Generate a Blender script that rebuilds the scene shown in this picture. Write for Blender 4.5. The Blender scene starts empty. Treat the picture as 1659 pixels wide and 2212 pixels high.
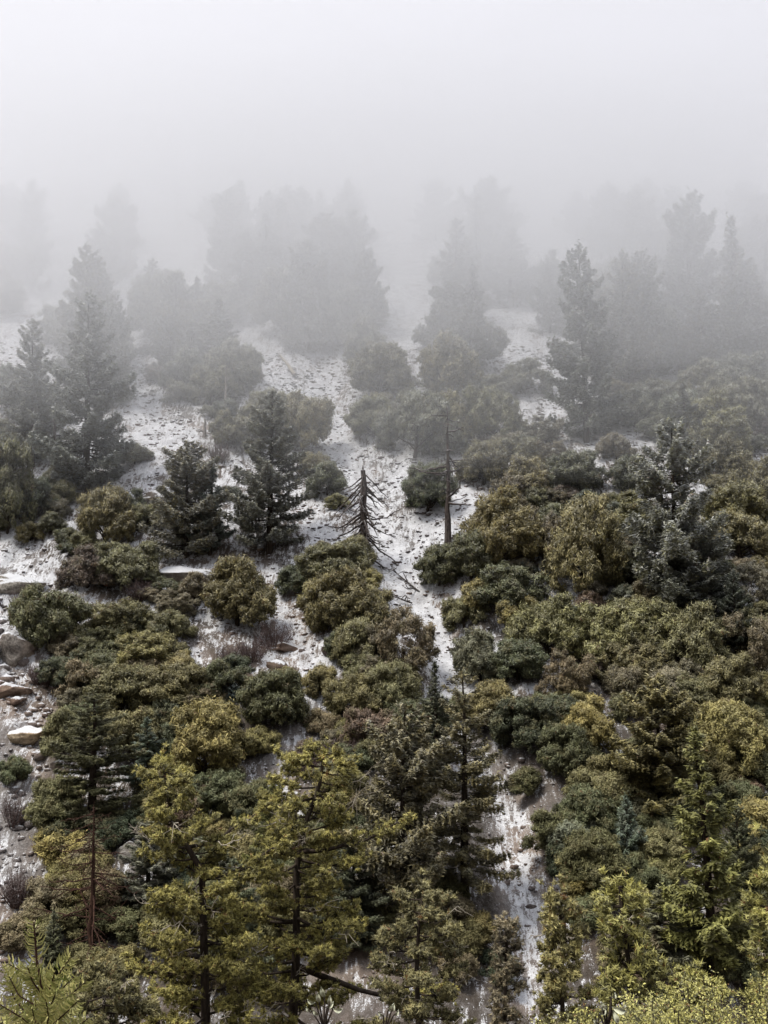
import bpy, math, random
import numpy as np
from math import radians as R

random.seed(7)
rng = np.random.default_rng(11)
SC = bpy.context.scene
COL = SC.collection

# ------------------------------------------------------------------ camera, sky, sun, exposure
PITCH = 5.0
cam_d = bpy.data.cameras.new("camera")
cam = bpy.data.objects.new("camera", cam_d); COL.objects.link(cam)
cam.location = (0, 0, 0); cam.rotation_euler = (R(90 + PITCH), 0, 0)
cam_d.sensor_fit = 'VERTICAL'; cam_d.sensor_height = 24; cam_d.lens = 12 / math.tan(R(25))
cam_d.clip_start = 0.05; cam_d.clip_end = 5000
SC.camera = cam

SUN_EL, SUN_AZ = 62, -115         # azimuth measured from +y towards +x: high on the left, a little behind the camera
w = bpy.data.worlds.new("World"); SC.world = w; w.use_nodes = True
nt = w.node_tree; nt.nodes.clear()
sky = nt.nodes.new("ShaderNodeTexSky"); sky.sky_type = 'NISHITA'; sky.sun_disc = False
sky.sun_elevation = R(SUN_EL); sky.sun_rotation = R(SUN_AZ)
sky.altitude = 1500; sky.air_density = 1.0; sky.dust_density = 4.0; sky.ozone_density = 1.0
hs = nt.nodes.new("ShaderNodeHueSaturation"); hs.inputs["Saturation"].default_value = 0.16
mx = nt.nodes.new("ShaderNodeMix"); mx.data_type = 'RGBA'; mx.inputs[0].default_value = 0.72
mx.inputs[7].default_value = (6.4, 6.6, 7.2, 1)     # even overcast over the clear sky
bg = nt.nodes.new("ShaderNodeBackground"); bg.inputs["Strength"].default_value = 0.08
wo = nt.nodes.new("ShaderNodeOutputWorld")
nt.links.new(sky.outputs[0], hs.inputs["Color"]); nt.links.new(hs.outputs[0], mx.inputs[6])
# an overcast sky is brighter overhead than at the horizon
geo = nt.nodes.new("ShaderNodeTexCoord"); sz_ = nt.nodes.new("ShaderNodeSeparateXYZ"); mr = nt.nodes.new("ShaderNodeMapRange")
mr.inputs[1].default_value = 0.0; mr.inputs[2].default_value = 1.0; mr.inputs[3].default_value = 0.27; mr.inputs[4].default_value = 2.1
pw = nt.nodes.new("ShaderNodeMath"); pw.operation = 'POWER'; pw.inputs[1].default_value = 3.0; pw.use_clamp = True
sc_ = nt.nodes.new("ShaderNodeVectorMath"); sc_.operation = 'SCALE'
nt.links.new(geo.outputs["Generated"], sz_.inputs[0]); nt.links.new(sz_.outputs["Z"], pw.inputs[0]); nt.links.new(pw.outputs[0], mr.inputs[0])
nt.links.new(mx.outputs[2], sc_.inputs[0]); nt.links.new(mr.outputs[0], sc_.inputs["Scale"])
nt.links.new(sc_.outputs[0], bg.inputs[0]); nt.links.new(bg.outputs[0], wo.inputs[0])

sun_d = bpy.data.lights.new("sun", 'SUN'); sun_d.energy = 1.5; sun_d.angle = R(14); sun_d.color = (1.0, 0.95, 0.86)
sun = bpy.data.objects.new("sun", sun_d); COL.objects.link(sun)
sun.rotation_euler = (R(90 - SUN_EL), 0, R(180 - SUN_AZ)); sun.location = (0, 0, 200)

SC.view_settings.view_transform = 'Standard'; SC.view_settings.look = 'None'
SC.view_settings.exposure = 1.13; SC.view_settings.gamma = 1.0; SC.view_settings.use_curve_mapping = False
cy = SC.cycles
cy.max_bounces = 12; cy.diffuse_bounces = 1; cy.glossy_bounces = 1; cy.transmission_bounces = 2
cy.volume_bounces = 10; cy.transparent_max_bounces = 8
cy.use_denoising = True
cy.sample_clamp_indirect = 4

# ------------------------------------------------------------------ numeric helpers
def _hash(ix, iy, s):
    n = (ix.astype(np.int64) * 374761393 + iy.astype(np.int64) * 668265263 + s * 1442695041) & 0xFFFFFFFF
    n = ((n ^ (n >> 13)) * 1274126177) & 0xFFFFFFFF
    n = (n ^ (n >> 16)) & 0xFFFFFFFF
    return n / 4294967295.0
def vnoise(x, y, s=0):
    ix = np.floor(x); iy = np.floor(y); fx = x - ix; fy = y - iy
    fx = fx * fx * (3 - 2 * fx); fy = fy * fy * (3 - 2 * fy)
    a = _hash(ix, iy, s); b = _hash(ix + 1, iy, s); c = _hash(ix, iy + 1, s); d = _hash(ix + 1, iy + 1, s)
    return (a + (b - a) * fx) * (1 - fy) + (c + (d - c) * fx) * fy
def fbm(x, y, s=0, o=4):
    v = 0; a = 0.5
    for k in range(o):
        v = v + a * (vnoise(x, y, s + k) - 0.5) * 2; x = x * 2.03 + 7.1; y = y * 2.03 + 3.3; a *= 0.5
    return v
F = 2212 / 2 / math.tan(R(25))                  # focal length in units of the 1659 x 2212 photograph
cp, sp = math.cos(R(PITCH)), math.sin(R(PITCH))
def ray(u, v):
    a = (u - 829.5) / F; b = (1106 - v) / F
    return np.array([a, cp - b * sp, sp + b * cp])
def base_h(x, y):
    near = -1.7 - 0.84 * y
    far = 0.65 * y - 71.2
    k = 5.0
    m = np.maximum(near, far); h = m + k * np.exp(-np.abs(near - far) / k) * 0.35
    return 700 - np.log1p(np.exp(np.clip((700 - h) / 14, -30, 60))) * 14
def plane_at(u, v):
    d = ray(u, v); t = 71.2 / (0.65 * d[1] - d[2]); return d * t
# snow chutes and scree strips, traced along the slope: (points, half width, depth of the gully, snow)
CHUTES = [
    ([(700,770),(690,850),(745,950),(800,1060),(850,1160),(900,1280),(960,1350),(985,1430),(960,1500),(1000,1600),(1090,1700),(1120,1830),(1150,1950),(1150,2090)], 40, 2.2, 1.0),
    ([(510,690),(570,760),(620,820),(690,860)], 26, 1.0, 1.0),
    ([(610,980),(650,1060),(700,1150)], 26, 0.9, 0.95),
    ([(880,1020),(930,1080),(940,1150),(900,1230)], 55, 0.3, 1.0),
    ([(990,1040),(1010,1150),(990,1180)], 25, 0.0, 0.95),
    ([(800,1120),(850,1220),(880,1290)], 38, 0.3, 1.0),
    ([(270,600),(265,700),(280,790),(310,860),(350,900)], 20, 0.8, 1.0),
    ([(300,880),(340,920),(400,950),(300,965),(330,930)], 45, 0.2, 1.0),
    ([(170,470),(130,560),(130,640),(60,720),(20,770)], 30, 0.6, 1.0),
    ([(330,430),(330,500)], 22, 0.3, 1.0),
    ([(395,500),(400,580),(450,640)], 24, 0.6, 1.0),
    ([(865,530),(850,610),(900,680),(860,735)], 32, 0.6, 1.0),
    ([(905,690),(912,790),(895,850)], 12, 0.4, 1.0),
    ([(1000,870),(1010,920)], 14, 0.2, 1.0),
    ([(1110,720),(1130,770)], 34, 0.2, 1.0),
    ([(1195,760),(1200,840),(1190,900),(1260,960),(1300,985)], 28, 0.5, 1.0),
    ([(1370,955),(1410,985)], 20, 0.1, 1.0),
    ([(1320,1010),(1330,1040)], 12, 0.1, 1.0),
    ([(1240,580),(1250,680)], 20, 0.2, 1.0),
    ([(1420,620),(1440,680),(1480,700)], 18, 0.2, 1.0),
    ([(1150,480),(1140,540)], 22, 0.2, 1.0),
    ([(1530,480),(1550,540),(1545,660)], 14, 0.2, 0.9),
    ([(50,1000),(50,1100),(30,1190),(100,1240),(60,1300)], 32, 0.5, 0.75),
    ([(0,1300),(30,1400),(20,1500),(60,1560),(40,1700),(20,1800),(20,1900),(10,2000)], 62, 0.4, 0.62),
    ([(230,1020),(330,1060)], 25, 0.0, 0.6),
    ([(170,1300),(230,1310)], 22, 0.0, 0.8),
    ([(580,1210),(610,1290),(650,1370),(690,1440),(700,1530),(620,1600),(600,1680),(640,1720)], 38, 1.2, 0.75),
    ([(415,1370),(450,1450),(430,1480)], 16, 0.5, 0.7),
    ([(470,1180),(580,1200)], 22, 0.0, 0.5),
    ([(975,1390),(1020,1370),(1080,1390)], 18, 0.0, 0.85),
    ([(1240,1390),(1240,1430)], 12, 0.0, 0.8),
    ([(1090,1490),(1170,1500)], 14, 0.0, 0.8),
    ([(1285,1500),(1320,1540)], 14, 0.0, 0.6),
    ([(1110,1660),(1180,1640),(1240,1700),(1170,1760)], 28, 0.0, 0.25),
    ([(1000,1480),(995,1620)], 20, 0.0, 0.8),
    ([(1180,1260),(1230,1300)], 14, 0.0, 0.8),
    ([(1110,1880),(1160,1960),(1150,2080)], 34, 0.3, 0.35),
    ([(1440,1960),(1450,2080),(1430,2150)], 30, 0.0, 0.35),
    ([(1600,1930),(1590,2080)], 16, 0.0, 0.5),
    ([(680,2110),(780,2150)], 50, 0.0, 0.4),
    ([(330,1180),(400,1235),(470,1205)], 30, 0.0, 0.5),
    ([(180,1290),(250,1312),(320,1300)], 18, 0.0, 0.75),
    ([(470,1330),(540,1400),(560,1450)], 24, 0.2, 0.4),
    ([(290,1920),(330,1990)], 22, 0.0, 0.5),
    ([(240,1860),(300,1880)], 16, 0.0, 0.6),
]
SEG = []
CHUTES = [(p_, h_ * (1.35 if max(q[1] for q in p_) < 790 else 1), d_, s_) for p_, h_, d_, s_ in CHUTES]
for pts, hw, dep, sn in CHUTES:
    P = [plane_at(*p) for p in pts]
    for a, b in zip(P[:-1], P[1:]):
        ds = (np.linalg.norm(a) + np.linalg.norm(b)) / 2
        SEG.append((a[0], a[1], b[0], b[1], 1.3 * hw / F * ds, dep, sn))
def seg_d(x, y, s):
    ax, ay, bx, by = s[:4]; dx, dy = bx - ax, by - ay
    t = np.clip(((x - ax) * dx + (y - ay) * dy) / (dx * dx + dy * dy + 1e-9), 0, 1)
    px, py = x - ax - t * dx, (y - ay - t * dy)
    return np.sqrt(px * px + py * py)
def chute_field(x, y):
    dep = np.zeros_like(x); sn = np.zeros_like(x)
    wx = fbm(x * 0.35, y * 0.35, 50, 3) * 1.3
    for s in SEG:
        d = seg_d(x, y, s) + wx; r = s[4]
        if s[5]: dep = np.maximum(dep, s[5] * np.exp(-(np.maximum(d, 0) / (r * 1.5)) ** 2))
        sn = np.maximum(sn, s[6] * np.clip(1.35 - d / (r * 1.0), 0, 1))
    return dep, sn
def height(x, y, fine=True):
    x = np.asarray(x, float); y = np.asarray(y, float)
    h = base_h(x, y)
    far = np.clip((y - 52) / 14, 0, 1)
    h = h + far * (fbm(x / 32, y / 55, 3, 3) * 3.2)
    dep, _ = chute_field(x, y)
    h = h - dep * far
    left = np.clip((-x - 24) / 10, 0, 1) * np.clip((y - 60) / 10, 0, 1) * np.clip((130 - y) / 20, 0, 1)
    if fine:
        h = h + far * (0.55 * fbm(x / 5, y / 7, 20, 3)) + (1 - far) * 0.4 * fbm(x / 3, y / 3, 27, 3) * np.clip((np.hypot(x, y) - 1) / 4, 0, 1)
        h = h + left * np.abs(fbm(x / 2.6, y / 2.2, 31, 4)) * 2.6
    return h
YS = np.concatenate([np.arange(50, 200, 0.25), np.arange(200, 620, 1.0)])
def at(u, v):
    """point of the hillside seen in this direction"""
    d = ray(u, v); t = YS / d[1]
    z = d[2] * t; h = height(d[0] * t, YS)
    k = np.argmax(h > z)
    if not (h > z).any(): k = len(YS) - 1
    if k == 0: return np.array([d[0] * t[0], YS[0], h[0]])
    f0, f1 = z[k-1] - h[k-1], h[k] - z[k]; a = f0 / (f0 + f1 + 1e-9)
    tt = t[k-1] + (t[k] - t[k-1]) * a
    return d * tt

def in_chute(u, v, k=1.25, pad=16):
    for pts, hw, dep, sn in CHUTES:
        for a, b in zip(pts[:-1], pts[1:]):
            dx, dy = b[0] - a[0], b[1] - a[1]; t = max(0, min(1, ((u - a[0]) * dx + (v - a[1]) * dy) / (dx * dx + dy * dy + 1e-6)))
            if math.hypot(u - a[0] - t * dx, v - a[1] - t * dy) < hw * k + pad: return True
    return False
# ------------------------------------------------------------------ mesh helpers
class MB:
    def __init__(s): s.V = []; s.Fq = []; s.Ft = []; s.n = 0; s.tone_q = []; s.tone_t = []
    def quads(s, v, f, tone=None):
        s.V.append(v); s.Fq.append(f + s.n); s.n += len(v)
        s.tone_q.append(np.full(len(f), 0.5) if tone is None else tone)
    def tris(s, v, f, tone=None):
        s.V.append(v); s.Ft.append(f + s.n); s.n += len(v)
        s.tone_t.append(np.full(len(f), 0.5) if tone is None else tone)
    def mesh(s, name, mat, smooth=False):
        m = bpy.data.meshes.new(name)
        V = np.concatenate(s.V).astype(np.float32)
        q = np.concatenate(s.Fq) if s.Fq else np.zeros((0, 4), int)
        t = np.concatenate(s.Ft) if s.Ft else np.zeros((0, 3), int)
        li = np.concatenate([q.ravel(), t.ravel()]).astype(np.int32)
        st = np.concatenate([np.arange(len(q)) * 4, len(q) * 4 + np.arange(len(t)) * 3]).astype(np.int32)
        m.vertices.add(len(V)); m.vertices.foreach_set("co", V.ravel())
        m.loops.add(len(li)); m.loops.foreach_set("vertex_index", li)
        m.polygons.add(len(st)); m.polygons.foreach_set("loop_start", st)
        if smooth: m.polygons.foreach_set("use_smooth", np.ones(len(st), bool))
        tone = np.concatenate((s.tone_q if s.Fq else []) + (s.tone_t if s.Ft else [])).astype(np.float32)
        m.update(calc_edges=True)
        at_ = m.attributes.new("tone", 'FLOAT', 'FACE'); at_.data.foreach_set("value", tone)
        m.materials.append(mat); m.validate()
        return m
def unit(a): return a / (np.linalg.norm(a, axis=-1, keepdims=True) + 1e-9)
def leaves(mb, P, N, L, W, rg, axis=None, tone=None, tri=False):
    """one lozenge leaf or spray per point: P centre, N normal, L length, W width"""
    n = len(P)
    if axis is None: axis = rg.normal(size=(n, 3))
    N = unit(N); T = unit(axis - N * np.sum(axis * N, 1, keepdims=True)); B = np.cross(N, T)
    L = np.broadcast_to(np.asarray(L, float), (n,))[:, None] * 0.5; W = np.broadcast_to(np.asarray(W, float), (n,))[:, None] * 0.5
    bend = N * L * 0.25
    if tone is None: tone = rg.random(n)
    if tri:
        v = np.stack([P - T * L - B * W * .8, P - T * L + B * W * .8, P + T * L - bend], 1).reshape(-1, 3)
        mb.tris(v, np.arange(n * 3).reshape(n, 3), tone)
        return
    v = np.stack([P - T * L - bend, P + B * W, P + T * L - bend, P - B * W], 1).reshape(-1, 3)
    mb.quads(v, np.arange(n * 4).reshape(n, 4), tone)
def tube(mb, pts, rad, sides=6, cap=True):
    pts = np.asarray(pts, float); rad = np.asarray(rad, float); n = len(pts)
    T = unit(np.gradient(pts, axis=0)); ref = np.array([0.3, 0.9, 0.2]) if abs(T[0][2]) > 0.6 else np.array([0.1, 0.2, 1.0])
    A = unit(np.cross(T, ref)); B = np.cross(T, A)
    an = np.arange(sides) * 2 * math.pi / sides
    ring = A[:, None] * np.cos(an)[None, :, None] + B[:, None] * np.sin(an)[None, :, None]
    v = (pts[:, None] + ring * rad[:, None, None]).reshape(-1, 3)
    i = np.arange(n - 1)[:, None] * sides; j = np.arange(sides)[None]; k = (j + 1) % sides
    f = np.stack([i + j, i + k, i + sides + k, i + sides + j], -1).reshape(-1, 4)
    mb.quads(v, f)
    if cap and sides >= 4:
        b = (n - 1) * sides
        v2 = np.vstack([v[b:b + sides], pts[-1] + T[-1] * rad[-1] * 0.6])
        mb.tris(v2, np.array([[a, (a + 1) % sides, sides] for a in range(sides)]))
def link(name, me, parent=None):
    o = bpy.data.objects.new(name, me); COL.objects.link(o)
    if parent is not None: o.parent = parent
    return o
def tag(o, label=None, cat=None, group=None, kind=None):
    if label: o["label"] = label
    if cat: o["category"] = cat
    if group: o["group"] = group
    if kind: o["kind"] = kind

# ------------------------------------------------------------------ materials
def newmat(name):
    m = bpy.data.materials.new(name); m.use_nodes = True; nt = m.node_tree; nt.nodes.clear()
    return m, nt, nt.nodes.new, nt.links.new
def math_n(nt, op, a, b=None, c=None, clamp=False):
    n = nt.nodes.new("ShaderNodeMath"); n.operation = op; n.use_clamp = clamp
    for i, v in enumerate((a, b, c)):
        if v is None: continue
        if isinstance(v, (int, float)): n.inputs[i].default_value = v
        else: nt.links.new(v, n.inputs[i])
    return n.outputs[0]
def mapr(nt, v, a, b, c=0.0, d=1.0):
    n = nt.nodes.new("ShaderNodeMapRange"); n.interpolation_type = 'SMOOTHSTEP'
    nt.links.new(v, n.inputs[0])
    for i, q in zip((1, 2, 3, 4), (a, b, c, d)): n.inputs[i].default_value = q
    return n.outputs[0]
def mixc(nt, f, a, b, mode='MIX'):
    n = nt.nodes.new("ShaderNodeMix"); n.data_type = 'RGBA'; n.blend_type = mode
    for i, q in ((0, f), (6, a), (7, b)):
        if isinstance(q, (int, float)): n.inputs[i].default_value = q
        elif isinstance(q, tuple): n.inputs[i].default_value = (*q, 1)
        else: nt.links.new(q, n.inputs[i])
    return n.outputs[2]
def noise_n(nt, vec, scale, detail=4, rough=0.6):
    n = nt.nodes.new("ShaderNodeTexNoise"); n.inputs["Scale"].default_value = scale
    n.inputs["Detail"].default_value = detail; n.inputs["Roughness"].default_value = rough
    if vec is not None: nt.links.new(vec, n.inputs["Vector"])
    return n.outputs["Fac"]
def attr(nt, name, typ='GEOMETRY'):
    n = nt.nodes.new("ShaderNodeAttribute"); n.attribute_type = typ; n.attribute_name = name
    return n.outputs["Fac"]

def leaf_mat(name, lo=0.45, hi=1.75, trans=0.16, patch=None, dead=(0.16, 0.09, 0.04), deadp=0.93, frost_col=(0.72, 0.74, 0.76)):
    m, nt, N, Lk = newmat(name)
    oi = N("ShaderNodeObjectInfo"); tone = attr(nt, "tone")
    pos = N("ShaderNodeNewGeometry")
    big = noise_n(nt, pos.outputs["Position"], 0.9, 3)
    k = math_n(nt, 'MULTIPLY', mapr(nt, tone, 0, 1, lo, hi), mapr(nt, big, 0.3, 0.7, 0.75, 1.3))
    c = N("ShaderNodeVectorMath"); c.operation = 'SCALE'; Lk(oi.outputs["Color"], c.inputs[0]); Lk(k, c.inputs["Scale"])
    cc = c.outputs[0]
    if patch:        # sprays of paler, yellower foliage among the dark
        pn = noise_n(nt, pos.outputs["Position"], 0.75, 3, 0.65)
        cc = mixc(nt, math_n(nt, 'MULTIPLY', mapr(nt, pn, 0.48, 0.62), mapr(nt, tone, 0.25, 0.7, 0.0, 0.75)), cc, patch)
    c2 = mixc(nt, math_n(nt, 'GREATER_THAN', tone, deadp), cc, dead)
    # frost and fresh snow caught on the upper side of the sprays
    sep = N("ShaderNodeSeparateXYZ"); Lk(pos.outputs["Position"], sep.inputs[0])
    nz = N("ShaderNodeSeparateXYZ"); Lk(pos.outputs["True Normal"], nz.inputs[0])
    alt = mapr(nt, sep.outputs["Z"], -22, 36, 0.0, 0.62)
    fr = math_n(nt, 'ADD', alt, attr(nt, "frost", 'OBJECT'))
    up = math_n(nt, 'ABSOLUTE', nz.outputs["Z"])
    fn = noise_n(nt, pos.outputs["Position"], 2.2, 2)
    f = math_n(nt, 'MULTIPLY', fr, math_n(nt, 'MULTIPLY', up, mapr(nt, fn, 0.35, 0.65, 0.15, 1.0)), clamp=True)
    c3 = mixc(nt, f, c2, frost_col)
    d = N("ShaderNodeBsdfPrincipled"); d.inputs["Roughness"].default_value = 0.62
    d.inputs["Specular IOR Level"].default_value = 0.25
    Lk(c3, d.inputs["Base Color"])
    t = N("ShaderNodeBsdfTranslucent"); Lk(c3, t.inputs["Color"])
    ms = N("ShaderNodeMixShader"); ms.inputs[0].default_value = trans
    Lk(d.outputs[0], ms.inputs[1]); Lk(t.outputs[0], ms.inputs[2])
    o = N("ShaderNodeOutputMaterial"); Lk(ms.outputs[0], o.inputs["Surface"])
    return m
def bark_mat(name, a, b, scale=6, frost=0.0):
    m, nt, N, Lk = newmat(name)
    tc = N("ShaderNodeTexCoord"); mp = N("ShaderNodeMapping"); mp.inputs["Scale"].default_value = (1, 1, 0.25)
    Lk(tc.outputs["Object"], mp.inputs[0])
    n = noise_n(nt, mp.outputs[0], scale, 5, 0.7)
    c = mixc(nt, mapr(nt, n, 0.35, 0.65), a, b)
    if frost:
        pos = N("ShaderNodeNewGeometry"); nz = N("ShaderNodeSeparateXYZ"); Lk(pos.outputs["Normal"], nz.inputs[0])
        c = mixc(nt, mapr(nt, nz.outputs["Z"], 0.55, 0.9, 0, frost), c, (0.75, 0.77, 0.8))
    d = N("ShaderNodeBsdfPrincipled"); d.inputs["Roughness"].default_value = 0.9; d.inputs["Specular IOR Level"].default_value = 0.15
    Lk(c, d.inputs["Base Color"])
    bp = N("ShaderNodeBump"); bp.inputs["Strength"].default_value = 0.6; bp.inputs["Distance"].default_value = 0.05
    Lk(n, bp.inputs["Height"]); Lk(bp.outputs[0], d.inputs["Normal"])
    o = N("ShaderNodeOutputMaterial"); Lk(d.outputs[0], o.inputs["Surface"])
    return m
M_OAK = leaf_mat("oak_leaves", patch=(0.19, 0.168, 0.080))
M_FIR = leaf_mat("conifer_needles", 0.45, 1.8, 0.2, patch=(0.19, 0.19, 0.13), deadp=0.96)
M_PINE = leaf_mat("pine_needles", 0.22, 2.5, 0.18, dead=(0.2, 0.1, 0.03), deadp=0.95)  # wide tone range paints highlights and dark gaps into the foliage colour
M_BARK = bark_mat("dark_bark", (0.035, 0.026, 0.02), (0.075, 0.058, 0.045))
M_RBARK = bark_mat("red_bark", (0.03, 0.016, 0.012), (0.085, 0.045, 0.032))
M_DEAD = bark_mat("charred_dead_wood", (0.04, 0.032, 0.03), (0.14, 0.115, 0.105), frost=0.25)
M_GREY = bark_mat("weathered_grey_wood", (0.13, 0.11, 0.1), (0.32, 0.28, 0.24), frost=0.4)
M_TWIG = bark_mat("pale_twig", (0.28, 0.24, 0.19), (0.5, 0.45, 0.37))
M_PURP = bark_mat("bare_purple_stems", (0.085, 0.055, 0.05), (0.17, 0.12, 0.11), frost=0.2)

def rock_mat(name, ground=False):
    m, nt, N, Lk = newmat(name)
    pos = N("ShaderNodeNewGeometry"); P = pos.outputs["Position"]
    sep = N("ShaderNodeSeparateXYZ"); Lk(P, sep.inputs[0])
    nrm = N("ShaderNodeSeparateXYZ"); Lk(pos.outputs["Normal"], nrm.inputs[0])
    n1 = noise_n(nt, P, 0.12, 4); n2 = noise_n(nt, P, 1.3, 6, 0.7); n3 = noise_n(nt, P, 5.0, 5, 0.75)
    grey = mixc(nt, mapr(nt, n3, 0.3, 0.7), (0.11, 0.10, 0.095), (0.42, 0.40, 0.39))
    tan = mixc(nt, mapr(nt, n2, 0.35, 0.65), (0.20, 0.15, 0.12), (0.46, 0.38, 0.32))
    c = mixc(nt, mapr(nt, n1, 0.42, 0.62), grey, tan)
    if ground:
        # fine streaks of debris running down the fall line
        mp = N("ShaderNodeMapping"); mp.inputs["Scale"].default_value = (1.0, 0.22, 0.22); Lk(P, mp.inputs[0])
        st = noise_n(nt, mp.outputs[0], 3.2, 6, 0.72)
        c = mixc(nt, mapr(nt, st, 0.35, 0.7, 0, 0.6), c, (0.15, 0.125, 0.115))
        litter = attr(nt, "litter")
        c = mixc(nt, math_n(nt, 'MULTIPLY', litter, mapr(nt, n2, 0.3, 0.55)), c, (0.05, 0.038, 0.026))
        cover = attr(nt, "snow")
        n4 = noise_n(nt, P, 14.0, 3, 0.6)
        th = math_n(nt, 'ADD', math_n(nt, 'ADD', math_n(nt, 'MULTIPLY', n3, 0.3), math_n(nt, 'MULTIPLY', n4, 0.2)), math_n(nt, 'MULTIPLY', st, 0.5))
        th = math_n(nt, 'ADD', math_n(nt, 'MULTIPLY', th, 0.75), math_n(nt, 'MULTIPLY', noise_n(nt, P, 0.6, 3), 0.25))
        th = math_n(nt, 'ADD', math_n(nt, 'MULTIPLY', math_n(nt, 'SUBTRACT', th, 0.5), 1.8), 0.5)
        a = math_n(nt, 'SUBTRACT', math_n(nt, 'ADD', math_n(nt, 'MULTIPLY', cover, 0.29), 0.35), th)
        s = mapr(nt, a, -0.03, 0.035, 0, 0.95)
        bumpin = math_n(nt, 'ADD', n3, math_n(nt, 'MULTIPLY', st, 0.6))
    else:
        oi = N("ShaderNodeObjectInfo")
        c = mixc(nt, 1.0, c, oi.outputs["Color"], 'MULTIPLY')
        alt = mapr(nt, sep.outputs["Z"], -35, 20, -0.25, 0.25)
        a = math_n(nt, 'ADD', math_n(nt, 'SUBTRACT', nrm.outputs["Z"], 0.72), math_n(nt, 'ADD', alt, math_n(nt, 'MULTIPLY', math_n(nt, 'SUBTRACT', n3, 0.5), 0.9)))
        s = mapr(nt, a, -0.08, 0.1, 0, 0.9)
        bumpin = n3
    sc_ = mixc(nt, mapr(nt, noise_n(nt, P, 0.8, 5, 0.7), 0.38, 0.62), (0.86, 0.865, 0.89), (0.62, 0.62, 0.64)) if ground else (0.80, 0.81, 0.84)
    c = mixc(nt, s, c, sc_)
    d = N("ShaderNodeBsdfPrincipled"); d.inputs["Roughness"].default_value = 0.85; d.inputs["Specular IOR Level"].default_value = 0.2
    Lk(c, d.inputs["Base Color"])
    bp = N("ShaderNodeBump"); bp.inputs["Strength"].default_value = 0.8; bp.inputs["Distance"].default_value = 0.25
    Lk(bumpin, bp.inputs["Height"]); Lk(bp.outputs[0], d.inputs["Normal"])
    o = N("ShaderNodeOutputMaterial"); Lk(d.outputs[0], o.inputs["Surface"])
    return m
M_GROUND = rock_mat("snow_dusted_talus", True)
M_ROCK = rock_mat("boulder_rock")

# ------------------------------------------------------------------ the hillside
xs = np.concatenate([-np.geomspace(900, 96, 26), np.arange(-95, 95.1, 0.45), np.geomspace(96, 900, 26)])
ys = np.concatenate([np.linspace(-120, 44, 70), np.arange(45, 186, 0.42), np.arange(187, 300, 1.4), np.geomspace(302, 1500, 40)])
X, Y = np.meshgrid(xs, ys)
Z = height(X, Y)
_, SN = chute_field(X, Y)
fine = np.clip((Y - 50) / 8, 0, 1) * np.clip((200 - Y) / 15, 0, 1) * (np.abs(X) < 95)
r1 = np.abs(fbm(X / 1.1, Y / 1.4, 70, 3)); r2 = fbm(X / 0.55, Y / 0.6, 80, 2)
Z = Z + fine * (r1 * 0.6 + r2 * 0.22)
alt = np.clip((Z + 30) / 75, 0, 1)
snow = np.clip(np.maximum(SN * 0.95, 0.30 + 0.45 * alt + 0.30 * fbm(X / 6, Y / 8, 90, 3)), 0, 1)
snow *= np.clip((Y - 48) / 12, 0.1, 1) * np.clip((Z + 26) / 22, .65, 1)
litter = np.clip(0.85 - SN * 1.3 - 0.25 * alt, 0, 1)
gb = MB(); nx, ny = len(xs), len(ys)
i = np.arange(ny - 1)[:, None] * nx; j = np.arange(nx - 1)[None]
gb.quads(np.stack([X, Y, Z], -1).reshape(-1, 3), np.stack([i + j, i + j + 1, i + nx + j + 1, i + nx + j], -1).reshape(-1, 4))
gm = gb.mesh("ground", M_GROUND, True)
for nm, arr in (("snow", snow), ("litter", litter)):
    a_ = gm.attributes.new(nm, 'FLOAT', 'POINT'); a_.data.foreach_set("value", arr.ravel().astype(np.float32))
tag(link("ground", gm), kind="structure")

# ------------------------------------------------------------------ rocks
def ico(sub):
    import bmesh
    b = bmesh.new(); bmesh.ops.create_icosphere(b, subdivisions=sub, radius=1.0)
    b.verts.ensure_lookup_table()
    v = np.array([q.co[:] for q in b.verts]); f = np.array([[q.index for q in p.verts] for p in b.faces]); b.free()
    return v, f
IV1, IF1 = ico(1); IV2, IF2 = ico(2); IV4, IF4 = ico(4)
def rock_v(v, rg, cuts=9):
    v = v.copy()
    for _ in range(cuts):                        # knock flats off the lump so it gets faces and edges
        n = unit(rg.normal(size=3)); d = rg.uniform(0.45, 0.85)
        s = v @ n; v = v - np.where(s > d, s - d, 0)[:, None] * n
    return v
rock_meshes = []
for k in range(6):
    mb = MB(); v = rock_v(IV2, rng, 12) + rng.normal(size=IV2.shape) * 0.03
    mb.tris(v * [1, 0.8, 0.65], IF2, rng.random(len(IF2))); rock_meshes.append(mb.mesh("boulder", M_ROCK))
# loose scree: too many stones to count
mb = MB(); NS = 23000
sx = rng.uniform(-75, 75, NS * 8); sy = rng.uniform(52, 175, NS * 8)
_, ss = chute_field(sx, sy)
keep = rng.random(len(sx)) < (0.28 + 0.72 * (ss > 0.2)) * 1.0 * np.clip(1.3 - np.abs(sx) / (sy * 0.55), 0, 1)
sx, sy = sx[keep][:NS], sy[keep][:NS]; n = len(sx); sz = height(sx, sy)
size = np.minimum(rng.lognormal(-2.2, 0.62, n) * (0.25 + sy / 160), 0.5)
proto = [rock_v(IV1, rng, 8) for _ in range(12)]
pi = rng.integers(0, 12, n); PV = np.array(proto)[pi]
an = rng.uniform(0, 6.283, n); ca, sa = np.cos(an)[:, None], np.sin(an)[:, None]
vx = PV[..., 0] * ca - PV[..., 1] * sa; vy = PV[..., 0] * sa + PV[..., 1] * ca
size = np.where((sx < -22) & (sy < 112) & (sx / sy < -.27), np.minimum(size * rng.uniform(1.2, 3.4, n), .9), size); flat = rng.uniform(0.4, 0.8, n)[:, None]
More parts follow.
